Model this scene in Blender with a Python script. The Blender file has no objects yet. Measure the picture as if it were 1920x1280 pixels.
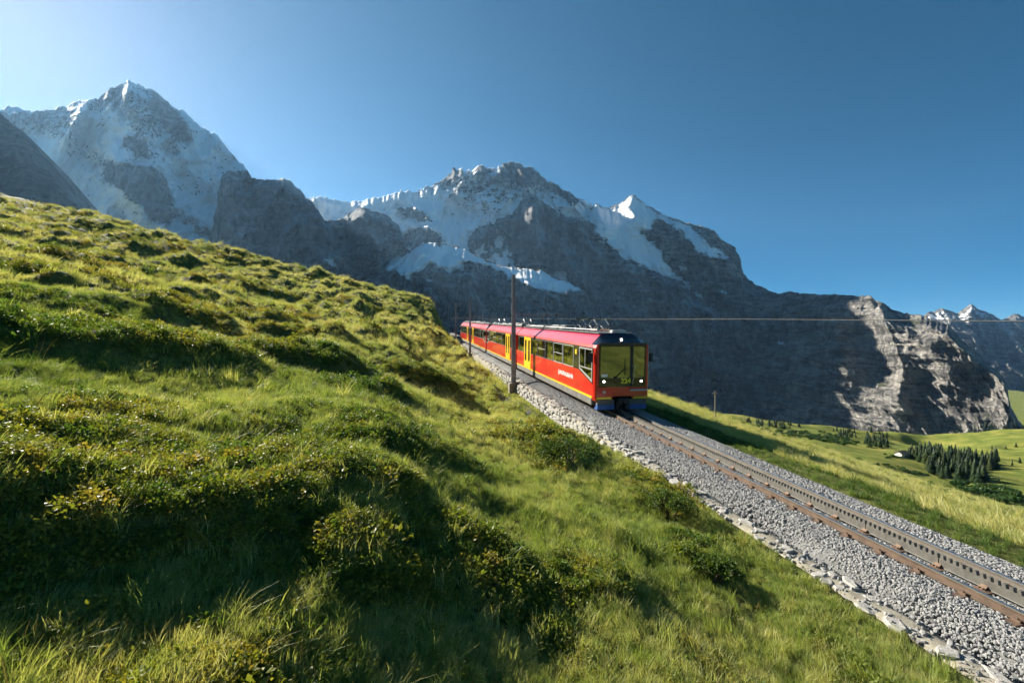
import bpy, math, random
import numpy as np
from mathutils import Vector, Matrix, Euler

random.seed(7); np.random.seed(7)
SC = bpy.context.scene
COL = SC.collection

# ------------------------------------------------------------------ camera, sky, sun, exposure
F = 853.3                       # focal length in photo pixels (16 mm on 36 mm)
cam = bpy.data.cameras.new('camera'); camo = bpy.data.objects.new('camera', cam); COL.objects.link(camo)
cam.sensor_width = 36; cam.lens = 16; cam.clip_start = .05; cam.clip_end = 60000
camo.location = (0, 0, 0); camo.rotation_euler = (math.radians(90), 0, 0)
SC.camera = camo
SUN_AZ, SUN_EL = math.radians(-50), math.radians(28)
SUN = Vector((math.sin(SUN_AZ) * math.cos(SUN_EL), math.cos(SUN_AZ) * math.cos(SUN_EL), math.sin(SUN_EL)))
world = bpy.data.worlds.new('World'); SC.world = world; world.use_nodes = True
wn = world.node_tree
sky = wn.nodes.new('ShaderNodeTexSky'); sky.sky_type = 'NISHITA'; sky.sun_disc = False
sky.sun_elevation = SUN_EL; sky.sun_rotation = SUN_AZ
sky.altitude = 2100; sky.air_density = 0.40; sky.dust_density = 0.7; sky.ozone_density = 1.4
bgn = wn.nodes['Background']; bgn.inputs['Strength'].default_value = .05
hs = wn.nodes.new('ShaderNodeHueSaturation'); hs.inputs['Saturation'].default_value = 1.35; hs.inputs['Hue'].default_value = .480
wn.links.new(sky.outputs[0], hs.inputs['Color']); wn.links.new(hs.outputs[0], bgn.inputs[0])
sl = bpy.data.lights.new('sun', 'SUN'); sl.energy = 5.0; sl.angle = math.radians(.5); sl.color = (1, .93, .80)
so = bpy.data.objects.new('sun', sl); COL.objects.link(so)
so.rotation_euler = SUN.to_track_quat('Z', 'Y').to_euler()
SC.view_settings.view_transform = 'Standard'; SC.view_settings.look = 'None'
SC.view_settings.exposure = 1.5; SC.view_settings.gamma = 1; SC.view_settings.use_curve_mapping = False
SC.cycles.use_denoising = True; SC.cycles.use_adaptive_sampling = True; SC.cycles.adaptive_threshold = .03
SC.cycles.max_bounces = 4; SC.cycles.diffuse_bounces = 2; SC.cycles.glossy_bounces = 3
SC.cycles.transmission_bounces = 4; SC.cycles.transparent_max_bounces = 8; SC.cycles.volume_bounces = 0
SC.cycles.sample_clamp_indirect = 6
HAZE = 1.6e-5

# ------------------------------------------------------------------ helpers
def tag(o, label=None, cat=None, group=None, kind=None):
    if label: o['label'] = label
    if cat: o['category'] = cat
    if group: o['group'] = group
    if kind: o['kind'] = kind
    return o
def empty(name, loc=(0, 0, 0), rot=(0, 0, 0), parent=None):
    o = bpy.data.objects.new(name, None); COL.objects.link(o)
    o.location = loc; o.rotation_euler = rot; o.parent = parent; o.empty_display_size = .1
    return o
def link(name, me, mat=None, parent=None, loc=None, rot=None, scl=None):
    o = bpy.data.objects.new(name, me); COL.objects.link(o)
    if mat is not None and not me.materials: me.materials.append(mat)
    o.parent = parent
    if loc is not None: o.location = loc
    if rot is not None: o.rotation_euler = rot
    if scl is not None: o.scale = scl
    return o
def np_mesh(name, V, Fq, smooth=True, attrs=None):
    V = np.ascontiguousarray(V, dtype=np.float32); Fq = np.ascontiguousarray(Fq, dtype=np.int32)
    me = bpy.data.meshes.new(name); k = Fq.shape[1]
    me.vertices.add(len(V)); me.vertices.foreach_set('co', V.ravel())
    me.loops.add(Fq.size); me.loops.foreach_set('vertex_index', Fq.ravel())
    me.polygons.add(len(Fq)); me.polygons.foreach_set('loop_start', np.arange(0, Fq.size, k, dtype=np.int32))
    me.polygons.foreach_set('use_smooth', np.full(len(Fq), smooth, dtype=bool))
    me.update(calc_edges=True)
    for n, a in (attrs or {}).items():
        at_ = me.attributes.new(n, 'FLOAT', 'POINT'); at_.data.foreach_set('value', np.ascontiguousarray(a, dtype=np.float32).ravel())
    return me
def grid_faces(nr, nc):
    i = np.arange(nr * nc).reshape(nr, nc)
    return np.stack([i[:-1, :-1], i[1:, :-1], i[1:, 1:], i[:-1, 1:]], -1).reshape(-1, 4)

class MB:
    """collects simple shapes into one mesh"""
    def __init__(s): s.v = []; s.f = []
    def add(s, vs, fs):
        b = len(s.v); s.v += [tuple(v) for v in vs]; s.f += [tuple(b + i for i in f) for f in fs]; return s
    def box(s, x0, x1, y0, y1, z0, z1):
        return s.add([(x, y, z) for x in (x0, x1) for y in (y0, y1) for z in (z0, z1)],
                     [(0, 1, 3, 2), (4, 6, 7, 5), (0, 4, 5, 1), (2, 3, 7, 6), (0, 2, 6, 4), (1, 5, 7, 3)])
    def bbox(s, x0, x1, y0, y1, z0, z1, b=.02):
        """box with chamfered vertical and top edges"""
        pr = [(x0 + b, y0), (x1 - b, y0), (x1, y0 + b), (x1, y1 - b), (x1 - b, y1), (x0 + b, y1), (x0, y1 - b), (x0, y0 + b)]
        cx, cy = (x0 + x1) / 2, (y0 + y1) / 2
        vs = [(x, y, z0) for x, y in pr] + [(x, y, z1 - b) for x, y in pr]
        vs += [(x - math.copysign(b, x - cx), y - math.copysign(b, y - cy), z1) for x, y in pr]
        fs = [tuple(range(7, -1, -1)), tuple(range(16, 24))]
        for r in (0, 8):
            fs += [(r + i, r + (i + 1) % 8, r + 8 + (i + 1) % 8, r + 8 + i) for i in range(8)]
        return s.add(vs, fs)
    def prism(s, prof, axis, a0, a1):
        """extrude a 2D outline along axis; the outline holds the other two coordinates in order"""
        def p(q, a):
            return {'x': (a, q[0], q[1]), 'y': (q[0], a, q[1]), 'z': (q[0], q[1], a)}[axis]
        n = len(prof); vs = [p(q, a0) for q in prof] + [p(q, a1) for q in prof]
        return s.add(vs, [tuple(range(n - 1, -1, -1)), tuple(range(n, 2 * n))] + [(i, (i + 1) % n, n + (i + 1) % n, n + i) for i in range(n)])
    def tube(s, pts, r, n=6, r2=None):
        pts = [Vector(p) for p in pts]; m = len(pts); vs = []; fs = []
        for k, p in enumerate(pts):
            d = (pts[min(k + 1, m - 1)] - pts[max(k - 1, 0)]).normalized()
            a = d.cross(Vector((0, 0, 1)))
            if a.length < 1e-3: a = d.cross(Vector((1, 0, 0)))
            a.normalize(); b = d.cross(a)
            rr = r if r2 is None else r + (r2 - r) * k / (m - 1)
            vs += [p + (a * math.cos(2 * math.pi * i / n) + b * math.sin(2 * math.pi * i / n)) * rr for i in range(n)]
        for k in range(m - 1):
            fs += [(k * n + i, k * n + (i + 1) % n, (k + 1) * n + (i + 1) % n, (k + 1) * n + i) for i in range(n)]
        fs += [tuple(range(n - 1, -1, -1)), tuple((m - 1) * n + i for i in range(n))]
        return s.add(vs, fs)
    def mesh(s, name='m', smooth=False):
        me = bpy.data.meshes.new(name); me.from_pydata(s.v, [], s.f); me.update()
        import bmesh
        bm = bmesh.new(); bm.from_mesh(me); bmesh.ops.recalc_face_normals(bm, faces=bm.faces[:]); bm.to_mesh(me); bm.free()
        if smooth: me.polygons.foreach_set('use_smooth', [True] * len(me.polygons))
        return me
    def build(s, name, mat, parent=None, smooth=False, **k):
        return link(name, s.mesh(name, smooth), mat, parent, **k)

# gradient noise in numpy
_P = np.random.RandomState(3).permutation(256); _P = np.concatenate([_P, _P, _P])
_G = np.random.RandomState(5).normal(size=(256, 3)); _G /= np.linalg.norm(_G, axis=1)[:, None]
def noise(x, y, z=0.0):
    x, y, z = np.broadcast_arrays(np.asarray(x, float), np.asarray(y, float), np.asarray(z, float))
    xi, yi, zi = np.floor(x).astype(int), np.floor(y).astype(int), np.floor(z).astype(int)
    xf, yf, zf = x - xi, y - yi, z - zi
    fd = lambda t: t * t * t * (t * (t * 6 - 15) + 10)
    u, v, w = fd(xf), fd(yf), fd(zf); out = 0
    for dx in (0, 1):
        for dy in (0, 1):
            for dz in (0, 1):
                h = _P[_P[_P[(xi + dx) & 255] + ((yi + dy) & 255)] + ((zi + dz) & 255)]
                g = _G[h]
                d = g[..., 0] * (xf - dx) + g[..., 1] * (yf - dy) + g[..., 2] * (zf - dz)
                out = out + d * (u if dx else 1 - u) * (v if dy else 1 - v) * (w if dz else 1 - w)
    return out * 1.5
def fbm(x, y, z=0.0, o=4, lac=2.03, gain=.5):
    a, s, t = 1.0, 1.0, 0
    for i in range(o):
        t = t + a * noise(x * s + 13.7 * i, y * s - 7.1 * i, z * s + 3.3 * i); a *= gain; s *= lac
    return t
def ridged(x, y, z=0.0, o=4, lac=2.07, gain=.52):
    a, s, t, w = 1.0, 1.0, 0, 1.0
    for i in range(o):
        n = 1 - np.abs(noise(x * s + 5.3 * i, y * s + 9.1 * i, z * s - 4.7 * i)) * 1.6
        n = np.clip(n, 0, 1) ** 2
        t = t + a * n * w; w = np.clip(n * 1.6, .25, 1); a *= gain; s *= lac
    return t
def sstep(a, b, x):
    t = np.clip((np.asarray(x, float) - a) / (b - a), 0, 1); return t * t * (3 - 2 * t)
def inpoly(px, py, poly):
    c = np.zeros(px.shape, bool); n = len(poly)
    for i in range(n):
        x0, y0 = poly[i]; x1, y1 = poly[(i + 1) % n]
        if y0 == y1: continue
        c ^= ((y0 > py) != (y1 > py)) & (px < (x1 - x0) * (py - y0) / (y1 - y0) + x0)
    return c
def at(px, py, D): return Vector(((px - 960) / F * D, D, (640 - py) / F * D))

# ------------------------------------------------------------------ materials
def nm(name):
    m = bpy.data.materials.new(name); m.use_nodes = True
    nt = m.node_tree; return m, nt, nt.nodes['Principled BSDF']
def N(nt, t, **kw):
    n = nt.nodes.new(t)
    for k, v in kw.items():
        if k in ('operation', 'blend_type', 'data_type', 'attribute_name', 'attribute_type', 'noise_dimensions', 'feature'): setattr(n, k, v)
        else: n.inputs[k if not k.startswith('i') or not k[1:].isdigit() else int(k[1:])].default_value = v
    return n
def ramp(nt, src, stops):
    r = nt.nodes.new('ShaderNodeValToRGB'); e = r.color_ramp.elements
    while len(e) < len(stops): e.new(.5)
    for i, (p, c) in enumerate(stops):
        e[i].position = p; e[i].color = (*c, 1) if len(c) == 3 else c
    nt.links.new(src, r.inputs[0]); return r.outputs[0]
def coords(nt, scale=(1, 1, 1), rot=(0, 0, 0)):
    tc = nt.nodes.new('ShaderNodeTexCoord'); mp = nt.nodes.new('ShaderNodeMapping')
    mp.inputs['Scale'].default_value = scale; mp.inputs['Rotation'].default_value = rot
    nt.links.new(tc.outputs['Object'], mp.inputs[0]); return mp.outputs[0]
def tnoise(nt, vec, scale, detail=4, rough=.55, dist=0):
    n = N(nt, 'ShaderNodeTexNoise', Scale=scale, Detail=detail, Roughness=rough, Distortion=dist)
    if vec is not None: nt.links.new(vec, n.inputs['Vector'])
    return n.outputs['Fac']
def mixc(nt, fac, a, b, bt='MIX'):
    m = nt.nodes.new('ShaderNodeMix'); m.data_type = 'RGBA'; m.blend_type = bt
    for s, v in ((m.inputs[0], fac), (m.inputs[6], a), (m.inputs[7], b)):
        if hasattr(v, 'links'): nt.links.new(v, s)
        elif isinstance(v, (int, float)): s.default_value = v
        else: s.default_value = (*v, 1)
    return m.outputs[2]
def math_(nt, op, a, b=0.0, c=0.0, clamp=False):
    m = nt.nodes.new('ShaderNodeMath'); m.operation = op; m.use_clamp = clamp
    for i, v in enumerate((a, b, c)):
        if hasattr(v, 'links'): nt.links.new(v, m.inputs[i])
        else: m.inputs[i].default_value = v
    return m.outputs[0]
def bump(nt, bs, h, strength, dist):
    b = N(nt, 'ShaderNodeBump', Strength=strength, Distance=dist); nt.links.new(h, b.inputs['Height'])
    nt.links.new(b.outputs[0], bs.inputs['Normal'])
def plain(name, col, rough=.5, metal=0, var=.12, vs=3.0, spec=.5, coat=0, bmp=0, bscale=40):
    m, nt, b = nm(name)
    n = tnoise(nt, coords(nt), vs, 5)
    c = ramp(nt, n, [(.3, tuple(x * (1 - var) for x in col)), (.7, tuple(min(1, x * (1 + var)) for x in col))])
    nt.links.new(c, b.inputs['Base Color'])
    b.inputs['Roughness'].default_value = rough; b.inputs['Metallic'].default_value = metal
    b.inputs['Specular IOR Level'].default_value = spec
    if coat: b.inputs['Coat Weight'].default_value = coat; b.inputs['Coat Roughness'].default_value = .04
    if bmp: bump(nt, b, tnoise(nt, coords(nt), bscale, 4), bmp, .01)
    return m
def emit(name, col, st):
    m, nt, b = nm(name); b.inputs['Base Color'].default_value = (*col, 1)
    b.inputs['Emission Color'].default_value = (*col, 1); b.inputs['Emission Strength'].default_value = st; return m

def rock_material(name, a, b_, c_, sc=1.0, strata=.35, grass=(.075, .095, .03)):
    m, nt, b = nm(name)
    v = coords(nt)
    n1 = tnoise(nt, v, .0035 * sc, 9, .65, .4)
    n2 = tnoise(nt, coords(nt, (.004 * sc, .004 * sc, .026 * sc), (.12, .06, 0)), 1, 7, .62, .6)
    n3 = tnoise(nt, coords(nt, (.017 * sc, .017 * sc, .0035 * sc)), 1, 6, .62)
    n4 = tnoise(nt, coords(nt, (.034 * sc, .034 * sc, .010 * sc), (.05, .1, 0)), 1, 6, .65, .3)
    n5 = tnoise(nt, coords(nt, (.009 * sc, .009 * sc, .065 * sc), (.14, -.05, 0)), 1, 5, .6, .8)
    f = math_(nt, 'ADD', math_(nt, 'MULTIPLY', n2, .40 * strata), math_(nt, 'MULTIPLY', n1, .45 - .4 * strata))
    f = math_(nt, 'ADD', f, math_(nt, 'ADD', math_(nt, 'MULTIPLY', n3, .2), math_(nt, 'MULTIPLY', n4, .35 - .3 * strata)))
    f = math_(nt, 'ADD', f, math_(nt, 'MULTIPLY', n5, .3 * strata))
    rc = ramp(nt, f, [(.42, tuple(x * .6 for x in a)), (.47, a), (.51, b_), (.57, c_)])
    at1 = N(nt, 'ShaderNodeAttribute', attribute_name='snow'); at2 = N(nt, 'ShaderNodeAttribute', attribute_name='grass')
    nf = tnoise(nt, v, .02 * sc, 8, .68)
    g = math_(nt, 'ADD', at2.outputs['Fac'], math_(nt, 'MULTIPLY', math_(nt, 'SUBTRACT', nf, .5), 1.6))
    g = math_(nt, 'SMOOTH_MIN', math_(nt, 'MULTIPLY', math_(nt, 'SUBTRACT', g, .42), 5, clamp=True), 1, .05)
    rc = mixc(nt, g, rc, mixc(nt, n3, tuple(x * .55 for x in grass), tuple(x * 1.35 for x in grass)))
    ns = math_(nt, 'ADD', math_(nt, 'MULTIPLY', n2, .36), math_(nt, 'ADD', math_(nt, 'MULTIPLY', n5, .34), math_(nt, 'MULTIPLY', n3, .30)))
    s = math_(nt, 'ADD', at1.outputs['Fac'], math_(nt, 'MULTIPLY', math_(nt, 'SUBTRACT', ns, .5), 3.2))
    s = math_(nt, 'MULTIPLY', math_(nt, 'SUBTRACT', s, .42), 6, clamp=True)
    snow = mixc(nt, n1, (.82, .85, .88), (.93, .94, .95))
    nt.links.new(mixc(nt, s, rc, snow), b.inputs['Base Color'])
    b.inputs['Roughness'].default_value = .85; b.inputs['Specular IOR Level'].default_value = .2
    h = math_(nt, 'ADD', math_(nt, 'ADD', n3, n4), math_(nt, 'ADD', n5, nf))
    h = math_(nt, 'MULTIPLY', h, math_(nt, 'SUBTRACT', 1.15, s))
    bump(nt, b, h, 1.0, 34 / sc)
    return m
# ------------------------------------------------------------------ track frame: x = across (right), y = along (uphill, away), z from rail head
TH = math.atan(175 / F); CT, ST = math.cos(TH), math.sin(TH)
GR = .0494; LC = 9.43; Z0 = -4.34
def LT(X, Y): return X * CT + Y * ST, -X * ST + Y * CT
def XY(L, t): return L * CT - t * ST, L * ST + t * CT
def W(x, t, z=0.0):
    X, Y = XY(LC + x, t); return Vector((X, Y, Z0 + GR * t + z))
TROT = (math.atan(GR), 0, TH)

# ------------------------------------------------------------------ the near hillside as a height function
def base_height(X, Y):
    L, t = LT(X, Y); zr = Z0 + GR * t
    tp_ = np.maximum(t, 0); hill = -2.35 + .232 * (-L) + .012 * t + 8.6e-6 * tp_ ** 3
    crest = np.maximum(0, t - 104 + .05 * L); hill = hill - np.minimum(crest * crest * .006, crest * .9) - 8.6e-6 * np.maximum(0, tp_ ** 3 - 112. ** 3)
    far = np.maximum(0, -L - 95); hill = hill - far * .35
    dip = .80 * sstep(13, 24, t) * (1 - sstep(60, 90, t))
    foot = zr - .36 - dip
    u = np.clip((7.15 - L) / (8.2 - 3.6 * sstep(40, 100, t)), 0, 1); s = .75 * u + .25 * u * u * (3 - 2 * u)
    left = foot + (hill - foot) * s
    d = np.maximum(0, L - 12.6)
    right = zr - .42 - (.335 * d - 1.2 * (1 - np.exp(-d / 16.0)))
    crr = np.maximum(0, t - 112); right = right - np.minimum(crr * crr * .004, crr * .6)
    z = np.where(L < 7.15, left, np.where(L > 11.3, right, zr - .75))
    e = sstep(7.15, 7.5, L) * (1 - sstep(11.0, 11.3, L))
    back = np.maximum(0, -t - 28); z = z + .24 * back
    return np.where((L > 7.15) & (L < 11.3) & (t > -28), np.where(L < 9, foot, zr - .42) * (1 - e) + (zr - .75) * e, z)
def hit(px, py, fn=None, y1=150.0):
    fn = fn or base_height
    ys = np.geomspace(.8, y1, 3000); X = (px - 960) / F * ys; Z = (640 - py) / F * ys
    k = np.argmax(fn(X, ys) > Z)
    return X[k], ys[k]
# mounds: crest pixel, half width in pixels, height in metres, stretch along the slope contour
MOUNDS = []
for (px, py, rp, h, st) in [
    (40, 960, 330, .58, 1.6), (330, 975, 250, .46, 1.3), (600, 925, 170, .40, 1.3), (770, 860, 140, .42, 1.2),
    (860, 935, 90, .18, 1.2), (930, 1080, 150, .22, 1), (1060, 850, 95, .55, 1.1), (1260, 925, 80, .36, 1.2),
    (1330, 1040, 90, .22, 1.2), (1120, 1110, 110, .2, 1.1), (700, 1080, 120, .14, 1.1),
    (80, 655, 150, .62, 1.8), (260, 665, 130, .55, 1.5), (590, 690, 100, .85, 1.3), (690, 735, 70, .5, 1.3), (800, 715, 60, .62, 1.4),
    (180, 545, 90, .6, 2), (430, 590, 75, .75, 1.8), (300, 520, 60, .6, 1.8), (90, 500, 70, .7, 2), (520, 590, 50, .5, 1.8),
    (640, 600, 46, .55, 1.6), (720, 650, 50, .5, 1.4), (400, 690, 70, .42, 1.4), (330, 600, 60, .45, 1.6), (60, 575, 80, .5, 1.8),
    (560, 640, 50, .45, 1.5), (480, 545, 40, .6, 1.8), (690, 580, 34, .55, 1.8), (770, 630, 34, .45, 1.6), (200, 460, 50, .8, 2),
    (330, 470, 40, .7, 2), (460, 660, 60, .35, 1.4), (180, 770, 120, .26, 1.5), (420, 800, 110, .26, 1.5), (600, 800, 80, .2, 1.4)]:
    X, Y = hit(px, py); MOUNDS.append((X, Y, rp / F * Y, h * (.95 if Y < 9 else .9), st))
def mound_height(X, Y):
    z = np.zeros(np.broadcast(X, Y).shape)
    sx, sy = math.sin(SUN_AZ), math.cos(SUN_AZ)
    for (mx, my, r, h, st) in MOUNDS:
        dx, dy = X - mx, Y - my
        a = -(dx * sx + dy * sy)                     # positive on the lee side
        c = (dx * sy - dy * sx) / (r * st)
        a = np.where(a > 0, a / (r * .62), a / (r * 1.2))
        q = a * a + c * c
        z = np.maximum(z, h * np.exp(-q * q * .8))
    return z
def ground_height(X, Y, detail=True):
    X = np.asarray(X, float); Y = np.asarray(Y, float)
    L, t = LT(X, Y)
    z = base_height(X, Y); lm = 1 - sstep(5.6, 7.0, L)
    rm = sstep(13, 18, L)
    hum = fbm(L / 2.4, t / 4.2, 1.3, 3) * .30 + np.abs(noise(L / 1.15, t / 2.6, 8.1)) * .22 - .05
    wl = L + .8 * noise(L / 5, t / 7, 3.1)
    ter = np.clip(noise(wl / 2.1, t / 5.5, 12.4) * 1.6, -.25, 1) * .55 + np.clip(noise(wl / 4.4 + 7, t / 11, 15.4) * 1.5, -.3, 1) * .8
    big = fbm(L / 9, t / 16, 5.0, 3) * .8
    rise = sstep(12, 40, np.hypot(X, Y))
    z = z + lm * (mound_height(X, Y) + hum * (.75 + 1.5 * rise) + big * rise * .7 + ter * (.18 + .85 * rise))
    z = z + rm * (fbm(L / 14, t / 40, 2.0, 3) * .9 + fbm(L / 2.5, t / 9, 4.0, 3) * .22 - .45 * np.abs(noise(L / 9 + 3, t / 70, 6.0)))
    return z

# ------------------------------------------------------------------ the valley right of and below the flank
VAL = [(1300, 775, 900), (1400, 782, 1000), (1450, 790, 1000), (1560, 800, 1020), (1640, 806, 1020), (1690, 818, 980), (1720, 836, 950),
       (1400, 800, 800), (1500, 815, 760), (1600, 828, 700), (1660, 838, 660), (1690, 851, 620), (1740, 848, 700), (1770, 846, 820),
       (1800, 856, 780), (1860, 838, 820), (1920, 824, 840), (2020, 808, 860), (1860, 862, 640), (1920, 872, 600), (2040, 880, 560), (1750, 878, 560),
       (1790, 900, 500), (1840, 930, 430), (1900, 905, 480), (1915, 965, 360), (2000, 1010, 300), (1880, 880, 560), (1560, 850, 520), (1650, 862, 520),
       (1440, 840, 480), (1300, 840, 420), (1700, 900, 380), (1800, 960, 300), (2100, 960, 420), (2200, 900, 600)]
VP = np.array([[*at(*q)] for q in VAL])
_n = len(VP)
_d = np.hypot(VP[:, 0][:, None] - VP[:, 0], VP[:, 1][:, None] - VP[:, 1])
_A = np.zeros((_n + 3, _n + 3)); _A[:_n, :_n] = _d + np.eye(_n) * 12
_A[:_n, _n:] = np.c_[np.ones(_n), VP[:, :2]]; _A[_n:, :_n] = _A[:_n, _n:].T
_w = np.linalg.solve(_A, np.r_[VP[:, 2], 0, 0, 0])
def valley_height(X, Y):
    X = np.asarray(X, float); Y = np.asarray(Y, float)
    z = _w[_n] + _w[_n + 1] * X + _w[_n + 2] * Y
    for i in range(_n): z = z + _w[i] * np.hypot(X - VP[i, 0], Y - VP[i, 1])
    z = z + fbm(X / 60, Y / 60, 3.0, 4) * 3.5 - np.abs(noise(X / 35, Y / 18, 2.0)) * 2
    edge = np.maximum(0, Y - 1010 + .25 * np.maximum(0, X - 750))
    return z - np.minimum(edge * edge * .004, edge * 1.2)

# ------------------------------------------------------------------ ground materials
def turf_material(name, dark, mid, dry, k=1.0):
    m, nt, b = nm(name); v = coords(nt)
    n1 = tnoise(nt, v, .35 * k, 6, .6); n2 = tnoise(nt, v, 6 * k, 6, .7); n3 = tnoise(nt, v, .06 * k, 4, .6)
    f = math_(nt, 'ADD', math_(nt, 'MULTIPLY', n1, .5), math_(nt, 'ADD', math_(nt, 'MULTIPLY', n2, .3), math_(nt, 'MULTIPLY', n3, .2)))
    c = ramp(nt, f, [(.36, dark), (.5, mid), (.63, dry)])
    nt.links.new(c, b.inputs['Base Color']); b.inputs['Roughness'].default_value = .9; b.inputs['Specular IOR Level'].default_value = .1
    bump(nt, b, n2, .8, .12 / k); return m
M_TURF = turf_material('hillside_turf', (.04, .05, .014), (.10, .115, .03), (.20, .19, .07))
M_MEADOW = turf_material('valley_meadow', (.06, .095, .02), (.16, .185, .035), (.30, .26, .07), .12)

# ground sheet: fan of rows that grow with distance
R = np.geomspace(.7, 700, 560); A = np.radians(np.r_[np.linspace(-180, -72, 60)[:-1], np.linspace(-72, 72, 560), np.linspace(72, 180, 60)[1:]])
RR, AA = np.meshgrid(R, A, indexing='ij')
GX, GY = RR * np.sin(AA), RR * np.cos(AA)
GZ = ground_height(GX, GY)
_L, _t = LT(GX, GY)
me = np_mesh('hillside', np.stack([GX, GY, GZ], -1).reshape(-1, 3), grid_faces(*GX.shape)[:, ::-1])
ground = tag(link('hillside_ground', me, M_TURF), 'grassy alpine hillside sloping from upper left down past the railway', kind='structure')
vx = np.linspace(60, 2300, 330); vy = np.linspace(120, 1500, 230)
VX, VY = np.meshgrid(vx, vy, indexing='xy'); VZ = valley_height(VX, VY)
me = np_mesh('valley', np.stack([VX, VY, VZ], -1).reshape(-1, 3), grid_faces(*VX.shape)[:, ::-1])
tag(link('valley_ground', me, M_MEADOW), 'green valley meadow and knolls below the rail line', kind='structure')
# far floor, reaches the horizon under the mountains
me = np_mesh('floor', [(-30000, -3000, -900), (30000, -3000, -900), (30000, 30000, -900), (-30000, 30000, -900)], [(0, 1, 2, 3)], False)
tag(link('valley_floor', me, M_MEADOW), 'deep valley floor far below the cliffs', kind='structure')
# ------------------------------------------------------------------ mountains
def prof(v, pts):
    xs, ys = zip(*pts); return np.interp(v, xs, ys)
def mountain(name, label, ridge, base, mat, step=2.0, curve=((0, 0), (1, 1)), spurs=(), snow0=0.0, snow=(), rock=(), grass=(),
             amp=1.0, jag=1.5, snow_slope=0.0, back=900, strata=0.0, seed=0.0, bias=None, grass0=0.0):
    """ridge, base: (px, py, distance) lists; the face between them is bulged by spurs and eroded by noise"""
    rx = np.array([q[0] for q in ridge], float); bx = np.array([q[0] for q in base], float)
    U = np.arange(rx[0], rx[-1] + .1, step)
    y0 = np.interp(U, rx, [q[1] for q in ridge]); D0 = np.interp(U, rx, [q[2] for q in ridge])
    k = np.ones(9) / 9; D0 = np.convolve(np.pad(D0, 4, 'edge'), k, 'valid')
    y0 = y0 + jag * fbm(U / 11, seed, 0, 5) - jag * 1.3 * (ridged(U / 17, seed + .5, 0, 4, 2.1, .62) - .8)
    y1 = np.interp(U, bx, [q[1] for q in base]); D1 = np.interp(U, bx, [q[2] for q in base])
    nr = int(np.max(y1 - y0) / step) + 2
    v = np.linspace(0, 1, nr)[:, None]
    PY = y0 + (y1 - y0) * v; PX = U[None, :] + 4.5 * fbm(PY / 16, U[None, :] / 60, seed, 4) - 4.5 * fbm(y0 / 16, U / 60, seed, 1) * .4
    D = D0 + (D1 - D0) * prof(v, curve)
    X = (PX - 960) / F * D; Z = (640 - PY) / F * D
    wx, wz = X + 90 * noise(X / 500, Z / 500, seed + 3), Z + 60 * noise(X / 500, Z / 500, seed + 7)
    b = 260 * (ridged(wx / 900, wz / 1500, seed, 2) - .6) + 200 * (ridged(wx / 330, wz / 620, seed + 2, 3) - .7) \
        + 100 * (ridged(wx / 125, wz / 240, seed + 4, 3) - .7) + 30 * fbm(wx / 45, wz / 45, seed + 5, 3) + 26 * (ridged(wx / 36, wz / 80, seed + 6, 3) - .7)
    if strata:
        q = (Z + .10 * X + 40 * noise(X / 400, Z / 400, seed + 9)) / 95
        b = b + strata * (np.abs((q % 1) - .5) * 2) ** 1.5 * 60 + strata * 22 * noise(X / 300, Z / 17, seed + 1)
    tap = sstep(0, .07, v) * .8 + .2
    sp = np.zeros(PX.shape)
    for (pts, w, a) in spurs:                        # buttress crest lines: polyline of pixels, half width, bulge in metres
        dmin = np.full(PX.shape, 1e9)
        for (ax, ay), (cx, cy) in zip(pts[:-1], pts[1:]):
            ex, ey = cx - ax, cy - ay; q = np.clip(((PX - ax) * ex + (PY - ay) * ey) / (ex * ex + ey * ey), 0, 1)
            dmin = np.minimum(dmin, np.hypot(PX - ax - q * ex, PY - ay - q * ey))
        sp = sp + a * np.maximum(0, 1 - dmin / w) ** 1.15
    wpx = PX + 9 * fbm(PX / 16, PY / 16, seed, 5, 2.03, .6); wpy = PY + 8 * fbm(PX / 16, PY / 16, seed + 8, 5, 2.03, .6)
    SN = np.full(PX.shape, float(snow0)) if not callable(snow0) else snow0(PX, PY) + 0 * PX
    for p in snow: SN[inpoly(wpx, wpy, p)] = 1.0
    for p in rock: SN[inpoly(wpx, wpy, p)] = -.25
    for ax_ in (0, 1):                               # soften the edges so the fine break-up in the material can work
        for _ in range(2): SN = (np.roll(SN, 1, ax_) + np.roll(SN, -1, ax_) + np.roll(SN, 2, ax_) + np.roll(SN, -2, ax_) + SN) / 5
    smooth_snow = sstep(.75, 1.05, SN)
    b = b * (1 - .62 * smooth_snow)
    D = D - amp * b * tap - sp * tap
    if bias is not None: D = D + bias(PX, PY)
    X = (PX - 960) / F * D; Z = (640 - PY) / F * D
    Pn = np.stack([X, D, Z], -1)
    du = np.gradient(Pn, axis=1); dv = np.gradient(Pn, axis=0); n = np.cross(du, dv); n /= np.linalg.norm(n, axis=-1, keepdims=True) + 1e-9
    nz = np.abs(n[..., 2])
    SN = SN + snow_slope * (nz - .55)
    GS = np.full(PX.shape, float(grass0))
    for p in grass: GS[inpoly(wpx, wpy, p)] = .55
    GS = GS + .9 * (nz - .55) * (GS > -.5) - .4
    GS = np.where(SN > .5, -1, GS)
    # the far side falls away behind the crest
    rows = [Pn]
    br = []
    for i, f_ in enumerate((1.0, .55, .25, .08)):
        q = Pn[0].copy(); q[:, 1] += back * f_; q[:, 2] -= back * f_ * (.55 + .25 * f_); br.append(q)
    Pall = np.concatenate([np.stack(br), Pn], 0)
    SNa = np.concatenate([np.repeat(SN[:1], 4, 0), SN], 0); GSa = np.concatenate([np.repeat(GS[:1], 4, 0), GS], 0)
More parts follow.
